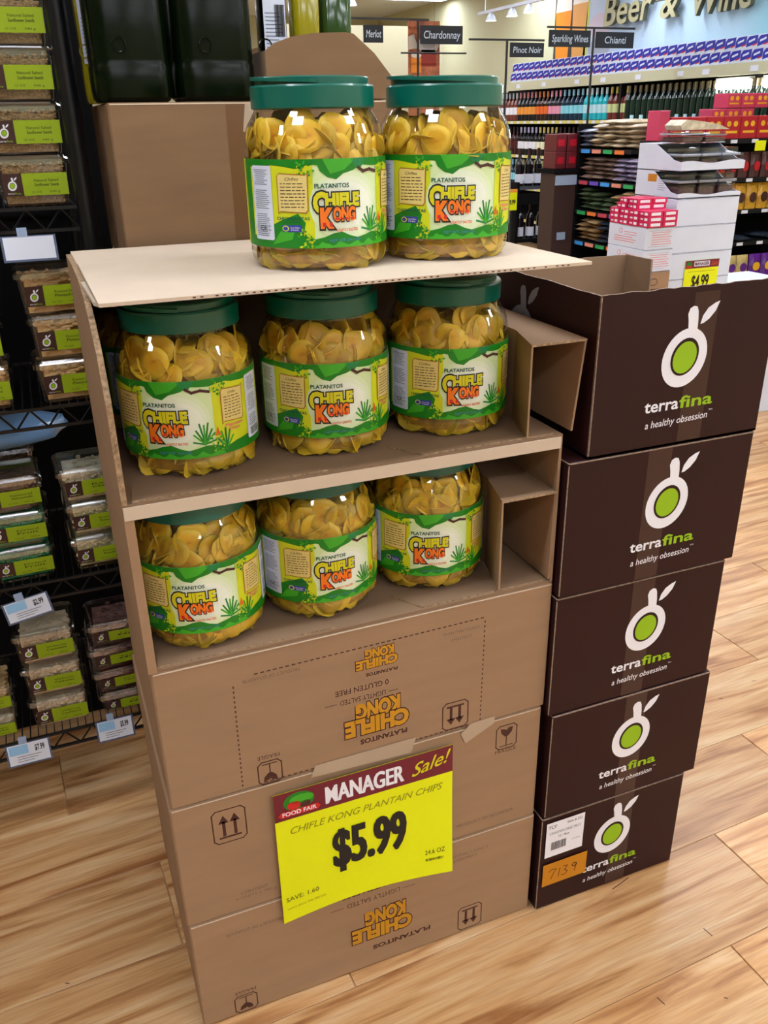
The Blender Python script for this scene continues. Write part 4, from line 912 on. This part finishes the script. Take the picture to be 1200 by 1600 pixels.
def stand_bag(m, m2, w_, h_):
    b = MB(); n = 8
    P = [(0, -.03), (w_, -.03)]
    vs = []; 
    for z, t_ in ((0, .028), (h_*.5, .03), (h_*.9, .012), (h_, .003)):
        for x, y in ((0, -t_*.4), (w_*.3, -t_), (w_*.7, -t_), (w_, -t_*.4), (w_, t_*.4), (w_*.5, t_), (0, t_*.4)): vs.append((x, y, z))
    for j in range(3): b.add(vs[j*7:(j+2)*7], [(i, (i+1) % 7, (i+1) % 7+7, i+7) for i in range(7)], m)
    b.add(vs[:7], [tuple(range(7))[::-1]], m); b.add(vs[-7:], [tuple(range(7))], m)
    b.prism([(w_*.5+w_*.3*math.cos(a*PI/6), h_*.45+h_*.2*math.sin(a*PI/6)) for a in range(12)], -.034, -.029, 1, m2); return b.mesh('stand_up_bag')
s1 = stand_bag(BGD, BDK, .105, .19); s2 = stand_bag(BDK, RB, .10, .18); s3 = stand_bag(BPU, GOLDM, .12, .17); s4 = stand_bag(m_('bag_cream', (206, 188, 120), .3, noise=.5, scale=14), BPU, .11, .17)
for nm, d, z, n, st, lab, i0 in (('stand_up_bag', s1, .881, 7, .112, 'gold and brown stand-up bag, third end shelf of the gondola', .62), ('stand_up_bag', s2, 1.111, 7, .11, 'dark red-brown stand-up bag on the shelf under red boxes', .62), ('stand_up_bag', s4, .361, 4, .115, 'cream bag with purple mark on a low gondola end shelf', .62), ('stand_up_bag', s3, .361, 4, .125, 'purple bag with gold mark on a low gondola end shelf', 1.09)):
    for i in range(n): thing(nm, f'{lab}, {ORD[i]} from left', 'bag', (GX+i0+i*st, GY+.045, z), 0, lab+' group', d)
for i in range(3): thing('snack_bag', f'slate snack bag lying on the nearly empty gondola end shelf, {ORD[i]} from the left', 'bag', (GX+.62+i*.32, GY+.12, .641), PI/2+.1*i, 'slate snack bags on the nearly empty end shelf', PM[6][0])
thing('yellow_price_tag', 'yellow price tag at the right edge on the gondola end', 'price tag', (GX+.93, GY-.012, 1.30), 0, None, MB().box(0, 0, 0, .10, .004, .07, YEL, c=.001).mesh('yellow_price_tag'))

# ================================================================== WALL SHELVING WITH BOTTLES
SXF = 6.0; Y0, Y1 = 3.6, 10.2
ws = thing('wall_shelving', 'long black wall shelving of bottles along the right wall', 'shelving', (0, 0, 0), 0)
MB().box(XW-.03, Y0, 0, XW-.003, Y1, 1.95, DARKM).ob('back_board', ws)
for z in (.35, .74, 1.12, 1.515):
    MB().box(SXF, Y0, z-.035, XW-.03, Y1, z, SHELFM).ob('shelf', ws)
    MB().box(SXF-.006, 6.4 if z > 1.5 else Y0, z-.036, SXF-.001, Y1, z-.002, m_('yellow_strip', (216, 206, 110), .5)).ob('price_rail', ws, label='yellow price rail')
    q = random.Random(int(z*10))
    for i in range(22): y = 6.5+i*.165; MB().box(SXF-.009, y, z-.034, SXF-.0065, y+.06, z-.004, CARD).ob('price_card', ws)
for y in (Y0, 7.25, Y1-.03): MB().box(SXF+.01, y, 0, XW-.03, y+.035, 1.86, SHELFM).ob('upright', ws)
VAL = m_('valance', (198, 196, 164), .7)
MB().box(SXF-.02, Y0, 1.862, SXF, Y1-.5, 1.948, VAL).ob('valance', ws, label='cream valance above the bottles'); MB().box(SXF-.02, Y0, 1.948, XW-.003, Y1-.5, 1.958, VAL).ob('top_board', ws)
for i, y in enumerate((5.3, 5.9, 6.25, 6.9, 7.5, 8.0, 8.7, 9.3)): MB().box(SXF-.024, y, 1.885, SXF-.0205, y+.09, 1.93, CARD).ob('valance_card', ws)
TUBE = mat('shelf_tube', (255, 250, 236), .5, emit=16)
for y in (5.08, 5.66): 
    t = thing('shelf_light', 'bright strip light under the valance of the wall shelving, '+('far' if y > 5.3 else 'near')+' one', 'light', (SXF+.05, y-.22, 1.79), 0, 'strip lights under the valance')
    MB().tube((0, 0, 0), (0, .40, 0), .036, TUBE, 12).ob('light_tube', t); MB().box(-.02, -.02, .036, .02, .42, .06, WCARD).ob('light_housing', t)
def bottle(nm, glass, labm, cap, h_=.32, r=.040, lab=(.07, .155), slope=1):
    a = h_
    P = [(r*.9, 0), (r, .004), (r, lab[0]), (r+.0006, lab[0]), (r+.0006, lab[1]), (r, lab[1]), (r, a*.58), (r*.8, a*.66), (r*.42, a*.74), (r*.36, a*.80), (r*.37, a*.80), (r*.37, a)]
    ms = [glass, glass, glass, labm, glass, glass, glass, glass, glass, cap, cap]
    d = MB().lathe(P, glass, 12, mats=ms).mesh(nm, True); d.set_sharp_from_angle(angle=math.radians(50)); return d
G_ = lambda n, c: m_(n, c, .15, coat=.4)
KINDS = {'red': (G_('g_red', (120, 60, 50)), WHITE, m_('cap_pale', (200, 210, 220), .4), 'reddish bottle with white label'), 'black': (G_('g_black', (24, 24, 34)), m_('lab_orange', (240, 160, 60), .5), m_('cap_rose', (220, 150, 160), .4), 'black bottle with orange label and rose cap'),
  'orange': (G_('g_amber', (60, 34, 30)), m_('lab_or', (236, 110, 30), .5), m_('cap_or', (230, 140, 80), .4), 'dark bottle with orange label and cap'), 'pink': (G_('g_dark', (34, 30, 44)), m_('lab_pink', (240, 160, 190), .5), m_('cap_pink', (240, 170, 200), .4), 'dark bottle with pink label and cap'),
  'navy': (G_('g_navy', (16, 50, 76)), m_('lab_sky', (140, 220, 236), .5), m_('cap_sky', (150, 210, 240), .4), 'navy bottle with sky-blue label'), 'cyan': (G_('g_cyan', (40, 190, 206)), m_('lab_ice', (190, 230, 240), .5), m_('cap_ice', (206, 230, 240), .4), 'turquoise bottle with ice-blue label'),
  'brown': (G_('g_brown', (110, 50, 44)), m_('lab_lime', (200, 210, 150), .5), m_('cap_gold', (200, 190, 90), .4), 'brown-red bottle with pale green label and gold cap'), 'green': (G_('g_green', (14, 40, 34)), G_('g_green2', (16, 46, 38)), m_('cap_tan', (120, 110, 80), .4), 'dark green bottle without bright label'),
  'whitewine': (G_('g_bl', (18, 18, 26)), WHITE, m_('cap_lil', (190, 190, 230), .4), 'black bottle with white label and pale lilac cap'), 'gold': (G_('g_bl2', (26, 24, 24)), m_('lab_cream', (240, 240, 210), .5), m_('cap_g2', (220, 206, 130), .4), 'black bottle with cream label and gold cap'), 'maroon': (G_('g_mar', (60, 22, 28)), G_('g_mar2', (84, 30, 34)), m_('cap_mar', (50, 30, 36), .4), 'maroon bottle with dark label')}
BM = {k: bottle('wine_bottle', a, b, c) for k, (a, b, c, d) in KINDS.items()}
BC = {}
def brow(y, z, x, kind, where, step=.092, n=1, dm=None):
    for i in range(n):
        ky = (kind, where); BC[ky] = BC.get(ky, 0)+1
        thing('wine_bottle', f'{KINDS[kind][3]}, {where[7:]}, {ORD[BC[ky]-1]} such from left', 'bottle', (x, y-i*step, z), 0, f'{KINDS[kind][3]}s {where}', dm or BM[kind])
tw = 'on the top wall shelf'
y = 9.85
for kind, n in (('red', 3), ('red', 2), ('black', 5), ('orange', 3), ('pink', 3), ('navy', 5), ('cyan', 5), ('brown', 4)):
    brow(y, 1.516, SXF+.05, kind, tw, n=n); y -= n*.092
brow(7.15, 1.516, SXF+.05, 'green', tw, n=34); brow(7.11, 1.516, SXF+.15, 'green', 'in the back top row', n=20)
tallb = bottle('sparkling_bottle', G_('g_pale', (150, 200, 206)), m_('lab_i2', (190, 226, 236), .4), m_('cap_i2', (180, 220, 236), .4), h_=.20, r=.036)
MB().box(GX+.10, GY+.425, 1.33, GX+1.1, GY+.50, 1.36, SHELFM).ob('back_ledge', g)
for i in range(11): thing('sparkling_bottle', f'short pale blue bottle behind the red boxes, {ORD[i]} from left', 'bottle', (GX+.14+i*.083, GY+.463, 1.3605), 0, 'short pale blue bottles on the gondola', tallb)
m2 = 'on the second wall shelf'
y = 9.8
for kind, n in (('maroon', 5), ('whitewine', 5), ('gold', 5), ('maroon', 14), ('green', 12)): brow(y, 1.121, SXF+.05, kind, m2, n=n); y -= n*.092
y = 9.8
for kind, n in (('green', 3), ('navy', 3), ('gold', 6), ('maroon', 12)): brow(y, .741, SXF+.05, kind, 'on the third wall shelf', n=n); y -= n*.092
NAVY = m_('box_blue', (30, 34, 160), .45); NV2 = m_('box_violet', (120, 90, 190), .5)
bb = MB(); bb.box(0, 0, 0, .16, .125, .102, WCARD, c=.002)
bb.prism([(.0, .036), (.125, .012), (.125, .066), (.100, .094), (.0, .099)], -.0015, 0, 0, NAVY); bb.prism([(.03, .062), (.10, .044), (.10, .060), (.03, .078)], -.0025, -.0015, 0, WCARD); bb.prism([(.003, .028), (.05, .018), (.05, .030), (.003, .038)], -.0025, -.0015, 0, RED)
bbm = bb.mesh('white_blue_box')
for k in range(2):
    for i in range(42):
        thing('white_blue_box', f'white box with blue print, {["lower", "upper"][k]} row above wall shelving, {ORD[i]} from left', 'box', (SXF-.005, 9.45-i*.130-(0 if k == 0 else .05), 1.959+k*.103), 0, f'blue and white boxes in the {["lower", "upper"][k]} row', bbm)

# banner, photos and lettering on the wall
BAN = mat('banner_print', (176, 208, 232), .6); nt = BAN.node_tree; tc = nt.nodes.new('ShaderNodeTexCoord'); sp = nt.nodes.new('ShaderNodeSeparateXYZ'); rp = nt.nodes.new('ShaderNodeValToRGB')
nt.links.new(tc.outputs['Generated'], sp.inputs[0]); nt.links.new(sp.outputs[1], rp.inputs[0]); nt.links.new(rp.outputs[0], nt.nodes['Principled BSDF'].inputs['Base Color'])
e = rp.color_ramp.elements; e[0].position = 0; e[0].color = (*lin((60, 160, 170)), 1); e[1].position = 1; e[1].color = (*lin((188, 200, 222)), 1); k_ = e.new(.36); k_.color = (*lin((190, 222, 242)), 1); k_ = e.new(.2); k_.color = (*lin((120, 196, 206)), 1)
t = thing('wall_banner', 'large pale blue banner behind the Beer & Wine lettering', 'banner', (XW-.008, 4.6, 2.06), 0); MB().box(0, 0, 0, .006, 3.92, 1.0, BAN).ob('banner_sheet', t)
bp_ = Print(.002); bp_.ell(-3.60, .42, .22, .13, m_('foam_pink', (206, 190, 206), .6), 1); bp_.ell(-3.6, .20, .22, .10, m_('beer_pale', (170, 176, 190), .6), 1); bp_.build('banner_print', lf(0, 0, 0), t)
t = thing('beer_poster', 'poster of two beer glasses left of the pale blue banner', 'poster', (XW-.008, 8.44, 2.14), 0); MB().box(0, 0, 0, .006, .72, .92, m_('poster_dark', (58, 48, 46), .6)).ob('poster_sheet', t)
pp = Print(.002); AM = m_('beer_amber', (236, 140, 20), .5); AM2 = m_('beer_amber2', (226, 160, 80), .5); FO = m_('beer_foam', (236, 226, 214), .6)
pp.poly([(-.66, .02), (-.40, .02), (-.36, .55), (-.70, .55)], AM, 1); pp.poly([(-.70, .55), (-.36, .55), (-.38, .78), (-.68, .76)], FO, 1); pp.poly([(-.31, .02), (-.08, .02), (-.03, .60), (-.34, .60)], AM2, 1); pp.poly([(-.34, .60), (-.03, .60), (-.05, .82), (-.32, .82)], FO, 1); pp.rect(-.03, 0, 0, .92, LABY, 1)
pp.build('poster_print', lf(0, 0, 0), t)
t = thing('food_poster', 'small food picture under the beer poster', 'poster', (XW-.009, 8.50, 2.00), 0); MB().box(0, 0, 0, .006, .62, .13, m_('poster_brown', (150, 140, 110), .6)).ob('poster_sheet', t)
pp = Print(.002); pp.rect(-.58, .01, -.28, .07, RED, 2); pp.poly([(-.6, .06), (-.3, .07), (-.28, .12), (-.58, .12)], MGREEN, 1); pp.ell(-.45, .09, .05, .03, ORANGE, 2); pp.rect(-.24, .03, -.06, .10, MT['lab_cream'], 1); pp.text('FRESH DEALS', -.56, .03, -.30, .022, WHITE, 3) if False else None; pp.build('poster_print', lf(0, 0, 0), t)
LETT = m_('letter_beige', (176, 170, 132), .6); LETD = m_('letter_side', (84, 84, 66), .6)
def letters(word, y0, y1, z, h):
    """solid letters standing proud of the wall; y0 far end, y1 near end"""
    vs, fs = text_mesh(word, .012); a = min(v[0] for v in vs); b = max(v[0] for v in vs); sx = (y0-y1)/(b-a); sy = h/.69; n = len(vs)
    T = .05; mb = MB(); P = lambda v, x: (x, y0-(v[0]-a)*sx-.12*v[1]*sy, z+v[1]*sy)
    mb.add([P(v, XW-.05-T) for v in vs], fs, LETT); mb.add([P(v, XW-.05) for v in vs], [f[::-1] for f in fs], LETD)
    cnt = {}
    for f_ in fs:
        for i in range(len(f_)):
            e_ = (f_[i], f_[(i+1) % len(f_)]); cnt[tuple(sorted(e_))] = cnt.get(tuple(sorted(e_)), []) + [e_]
    be = [v[0] for v in cnt.values() if len(v) == 1]; allv = [P(v, XW-.05-T) for v in vs]+[P(v, XW-.05) for v in vs]
    mb.add(allv, [(i, j, j+n, i+n) for i, j in be], LETD); mb.ob('raised_letters', lt)
lt = thing('wall_lettering', 'raised beige lettering reading Beer & Wine on the blue banner', 'sign', (0, 0, 0), 0)
letters('Beer', 8.02, 7.22, 2.455, .28); letters('&', 7.06, 6.80, 2.44, .27); letters('Wine', 6.62, 5.80, 2.42, .28)
MB().box(XW-.05, 5.2, 2.60, XW-.045, 8.0, 2.615, LETD).box(XW-.05, 5.3, 2.60, XW-.002, 5.32, 2.615, LETD).box(XW-.05, 7.9, 2.60, XW-.002, 7.92, 2.615, LETD).ob('mounting_rail', lt)

# aisle signs on black stands
SGN = m_('chalk_board', (20, 24, 34), .6); CHK = m_('chalk', (206, 220, 236), .7); POLE = m_('black_pole', (26, 26, 28), .5)
def stand(x, y, ztop, bars, boards, label, base=0):
    t = thing('sign_stand', label, 'sign', (x, y, 0), 0, 'black stands with wine name boards'); MB().tube((0, 0, base), (0, 0, ztop), .011, POLE, 8).ob('pole', t)
    for a, b, z in bars: MB().box(a, -.008, z, b, .008, z+.016, POLE).ob('crossbar', t)
    for txt, a, b, z0, z1 in boards:
        bd = MB().box(a, -.012, z0, b, .0, z1, SGN).ob('name_board', t)
        wd = min(b-a-.03, len(txt)*(z1-z0)*.27); a, b = (a+b)/2-wd/2-.01, (a+b)/2+wd/2+.01
        Print(.002).text(txt, a+.03*(b-a)+.01, z0+(z1-z0)*.30, b-.03*(b-a)-.01, (z1-z0)*.42, CHK, 1, bold=.006, shear=.1).build('board_lettering', fr(0, -.012, 0), bd)
    MB().box(-.15, -.09, base, .15, .09, base+.02, POLE).ob('foot', t)
stand(3.337, 6.5, 2.325, [(-.74, .10, 2.318)], [('Merlot', -.50, -.325, 2.15, 2.28), ('Chardonnay', .0+.02, .42, 2.145, 2.285)], 'black stand with Merlot and Chardonnay name boards')
stand(4.205, 6.5, 2.19, [(-.38, .38, 2.178)], [('Pinot Noir', .03, .375, 2.05, 2.165)], 'black stand with Pinot Noir name board')
stand(5.11, 6.5, 2.30, [(-.50, .45, 2.285)], [('Sparkling Wines', -.48, -.04, 2.135, 2.270), ('Chianti', .02, .44, 2.13, 2.262)], 'black stand with Sparkling Wines and Chianti name boards')
t = thing('hanging_rod', 'thin black rod in front of the food banner', 'rod', (3.17, 6.48, 2.075), 0); MB().tube((0, 0, 0), (.62, 0, 0), .007, POLE, 6).ob('rod', t); MB().tube((.31, 0, 0), (.31, 0, CZ-2.075), .0012, POLE, 4).ob('hanging_wire', t)
t = thing('food_banner', 'tall food and beer picture panel behind the Chardonnay board', 'banner', (3.30, 6.62, 1.55), 0)
MB().box(0, 0, 0, .30, .01, .78, m_('panel_orange', (190, 110, 70), .6, noise=.5, scale=12)).ob('panel_sheet', t)
pp = Print(.002); pp.ell(.19, .60, .10, .075, WHITE, 1); pp.ell(.19, .60, .06, .035, STRIP, 2); pp.poly([(.11, .43), (.27, .43), (.26, .56), (.12, .56)], m_('beer_red', (150, 40, 20), .5), 1); pp.poly([(.02, .38), (.12, .38), (.12, .5), (.0+.02, .5)], AM, 3); pp.ell(.07, .515, .05, .02, FO, 4); pp.poly([(.0, .56), (.09, .57), (.05, .68), (.0, .66)], FO, 2)
pp.build('panel_print', fr(0, 0, 0), t); MB().box(.02, .01, -1.55, .04, .03, .4, POLE).box(.26, .01, -1.55, .28, .03, .4, POLE).ob('panel_posts', t)
t = thing('food_banner', 'pale upright panel behind the Merlot board', 'banner', (2.40, 7.4, 0), 0); MB().box(0, 0, 0, 1.6, .02, 2.36, m_('pale_panel', (214, 210, 176), .7)).ob('panel_sheet', t)

# wine rack, column display
wr = thing('wine_rack', 'black wooden wine rack with bottles left of the brown column', 'rack', (4.08, 6.0, 0), 0)
for x in (0, .48): MB().box(x, 0, 0, x+.03, .30, 1.03, DARKM).ob('side_board', wr)
for z in (.10, .54, .995): MB().box(.03, 0, z-.03, .48, .30, z, DARKM).ob('shelf', wr)
MB().box(.03, -.002, .965, .48, 0, .995, m_('rail_grey', (70, 76, 90), .5)).ob('price_rail', wr)
MB().box(.03, .0, .84, .48, .02, .93, DARKM).ob('front_board', wr)
W2 = bottle('wine_bottle', G_('g_wine', (20, 16, 24)), m_('lab_wine', (216, 222, 240), .5), G_('cap_wine', (60, 30, 34)), h_=.31, r=.038, lab=(.02, .10)); W3 = bottle('wine_bottle', G_('g_wh', (150, 160, 110)), m_('lab_wh', (226, 230, 220), .5), m_('cap_wh', (206, 190, 110), .4), h_=.31, r=.038, lab=(.02, .10))
for i in range(5):
    d = W3 if i in (3,) else W2; thing('wine_bottle', ('clear bottle with gold cap' if i == 3 else 'dark bottle with white label')+f' on top of the black wine rack, {ORD[i]} from the left', 'bottle', (4.14+i*.095, 6.07, .996), 0, 'bottles on top of the wine rack', d)
for i in range(4): thing('wine_bottle', f'dark bottle with white label on the middle wine rack shelf, {ORD[i]} from the left', 'bottle', (4.165+i*.11, 6.07, .541), 0, 'bottles on the middle shelf of the wine rack', W2)
for i in range(4): thing('wine_bottle', f'dark bottle with white label on the bottom wine rack shelf, {ORD[i]} from the left', 'bottle', (4.165+i*.11, 6.07, .101), 0, 'bottles on the bottom shelf of the wine rack', W2)
t = thing('yellow_shelf_sign', 'yellow price sign on the left side of the wine rack', 'price tag', (3.96, 5.97, .80), 0); MB().box(0, 0, 0, .11, .004, .15, YEL).ob('sign_card', t); MB().box(0, -.001, .15, .11, .003, .18, MT['lab_orange']).ob('sign_header', t); p = Print(.002); p.text('$9.99', .015, .05, .095, .04, BLACK, 1, bold=.03); p.build('sign_print', fr(0, 0, 0), t)
MB().box(.05, .004, -.80, .07, .024, .0, POLE).box(.05, .004, 0, .07, .024, .15, POLE).ob('sign_post', t)
t = thing('column_display', 'dark brown column display with silver tags beside the bag gondola', 'display', (4.00, 5.26, 0), 0)
CB = m_('column_brown', (56, 36, 34), .5); MB().box(0, 0, 0, .215, .22, 1.14, CB, c=.004).ob('column_body', t); MB().box(-.02, -.02, 1.14, .235, .24, 1.17, DARKM).ob('column_top', t)
SIL = m_('silver_tag', (150, 170, 196), .35); MB().box(.0, -.014, 1.05, .21, -.008, 1.125, SIL).ob('silver_tag', t); MB().box(.05, -.006, .62, .13, -.0005, .68, SIL).ob('silver_tag', t); MB().box(.09, -.008, 1.07, .13, -.0005, 1.10, DARKM).ob('tag_bracket', t)
MAR = m_('maroon_pack', (96, 26, 34), .4)
for i in range(2):
    for k in range(2): thing('maroon_box', f'maroon box on the brown column display, {["lower", "upper"][k]} {["left", "right"][i]}', 'box', (4.005+i*.11, 5.28, 1.171+k*.131), 0, 'maroon boxes on the brown column', MB().box(0, 0, 0, .10, .18, .13, MAR, c=.004).box(.02, -.001, .04, .08, 0, .09, RB).mesh('maroon_box'))

# track lights and ceiling details
SPOT = mat('spot_glow', (255, 250, 240), .5, emit=30)
tr = thing('track_rail', 'white track rail with spotlights under the ceiling', 'track light', (3.5, 4.6, 2.285), 0)
MB().box(-.012, 0, 0, .012, 1.1, .02, WCARD).ob('rail', tr)
for y in (.1, 1.0): MB().tube((0, y, .02), (0, y, CZ-2.285), .004, WCARD, 6).ob('hanger', tr)
for y in (.34, .58, .90):
    MB().lathe([(.012, 0), (.032, -.03), (.040, -.055)], WCARD, 14, cap=False, cy=y).ob('spot_shade', tr, smooth=True); MB().lathe([(.001, -.048), (.036, -.050)], SPOT, 14, cy=y).ob('spot_lamp', tr); MB().tube((0, y, 0), (0, y, .01), .01, WCARD, 6).ob('spot_mount', tr)
tr = thing('track_rail', 'second white track rail farther off, above the Merlot board', 'track light', (3.1, 7.3, 2.60), 0)
MB().box(-.012, 0, 0, .012, 1.4, .02, WCARD).ob('rail', tr); MB().tube((0, .7, .02), (0, .7, CZ-2.60), .004, WCARD, 6).ob('hanger', tr)
for y in (.2, .9): MB().lathe([(.015, 0), (.045, -.04), (.055, -.07)], WCARD, 14, cap=False, cy=y).ob('spot_shade', tr, smooth=True); MB().lathe([(.001, -.062), (.048, -.064)], SPOT, 14, cy=y).ob('spot_lamp', tr)
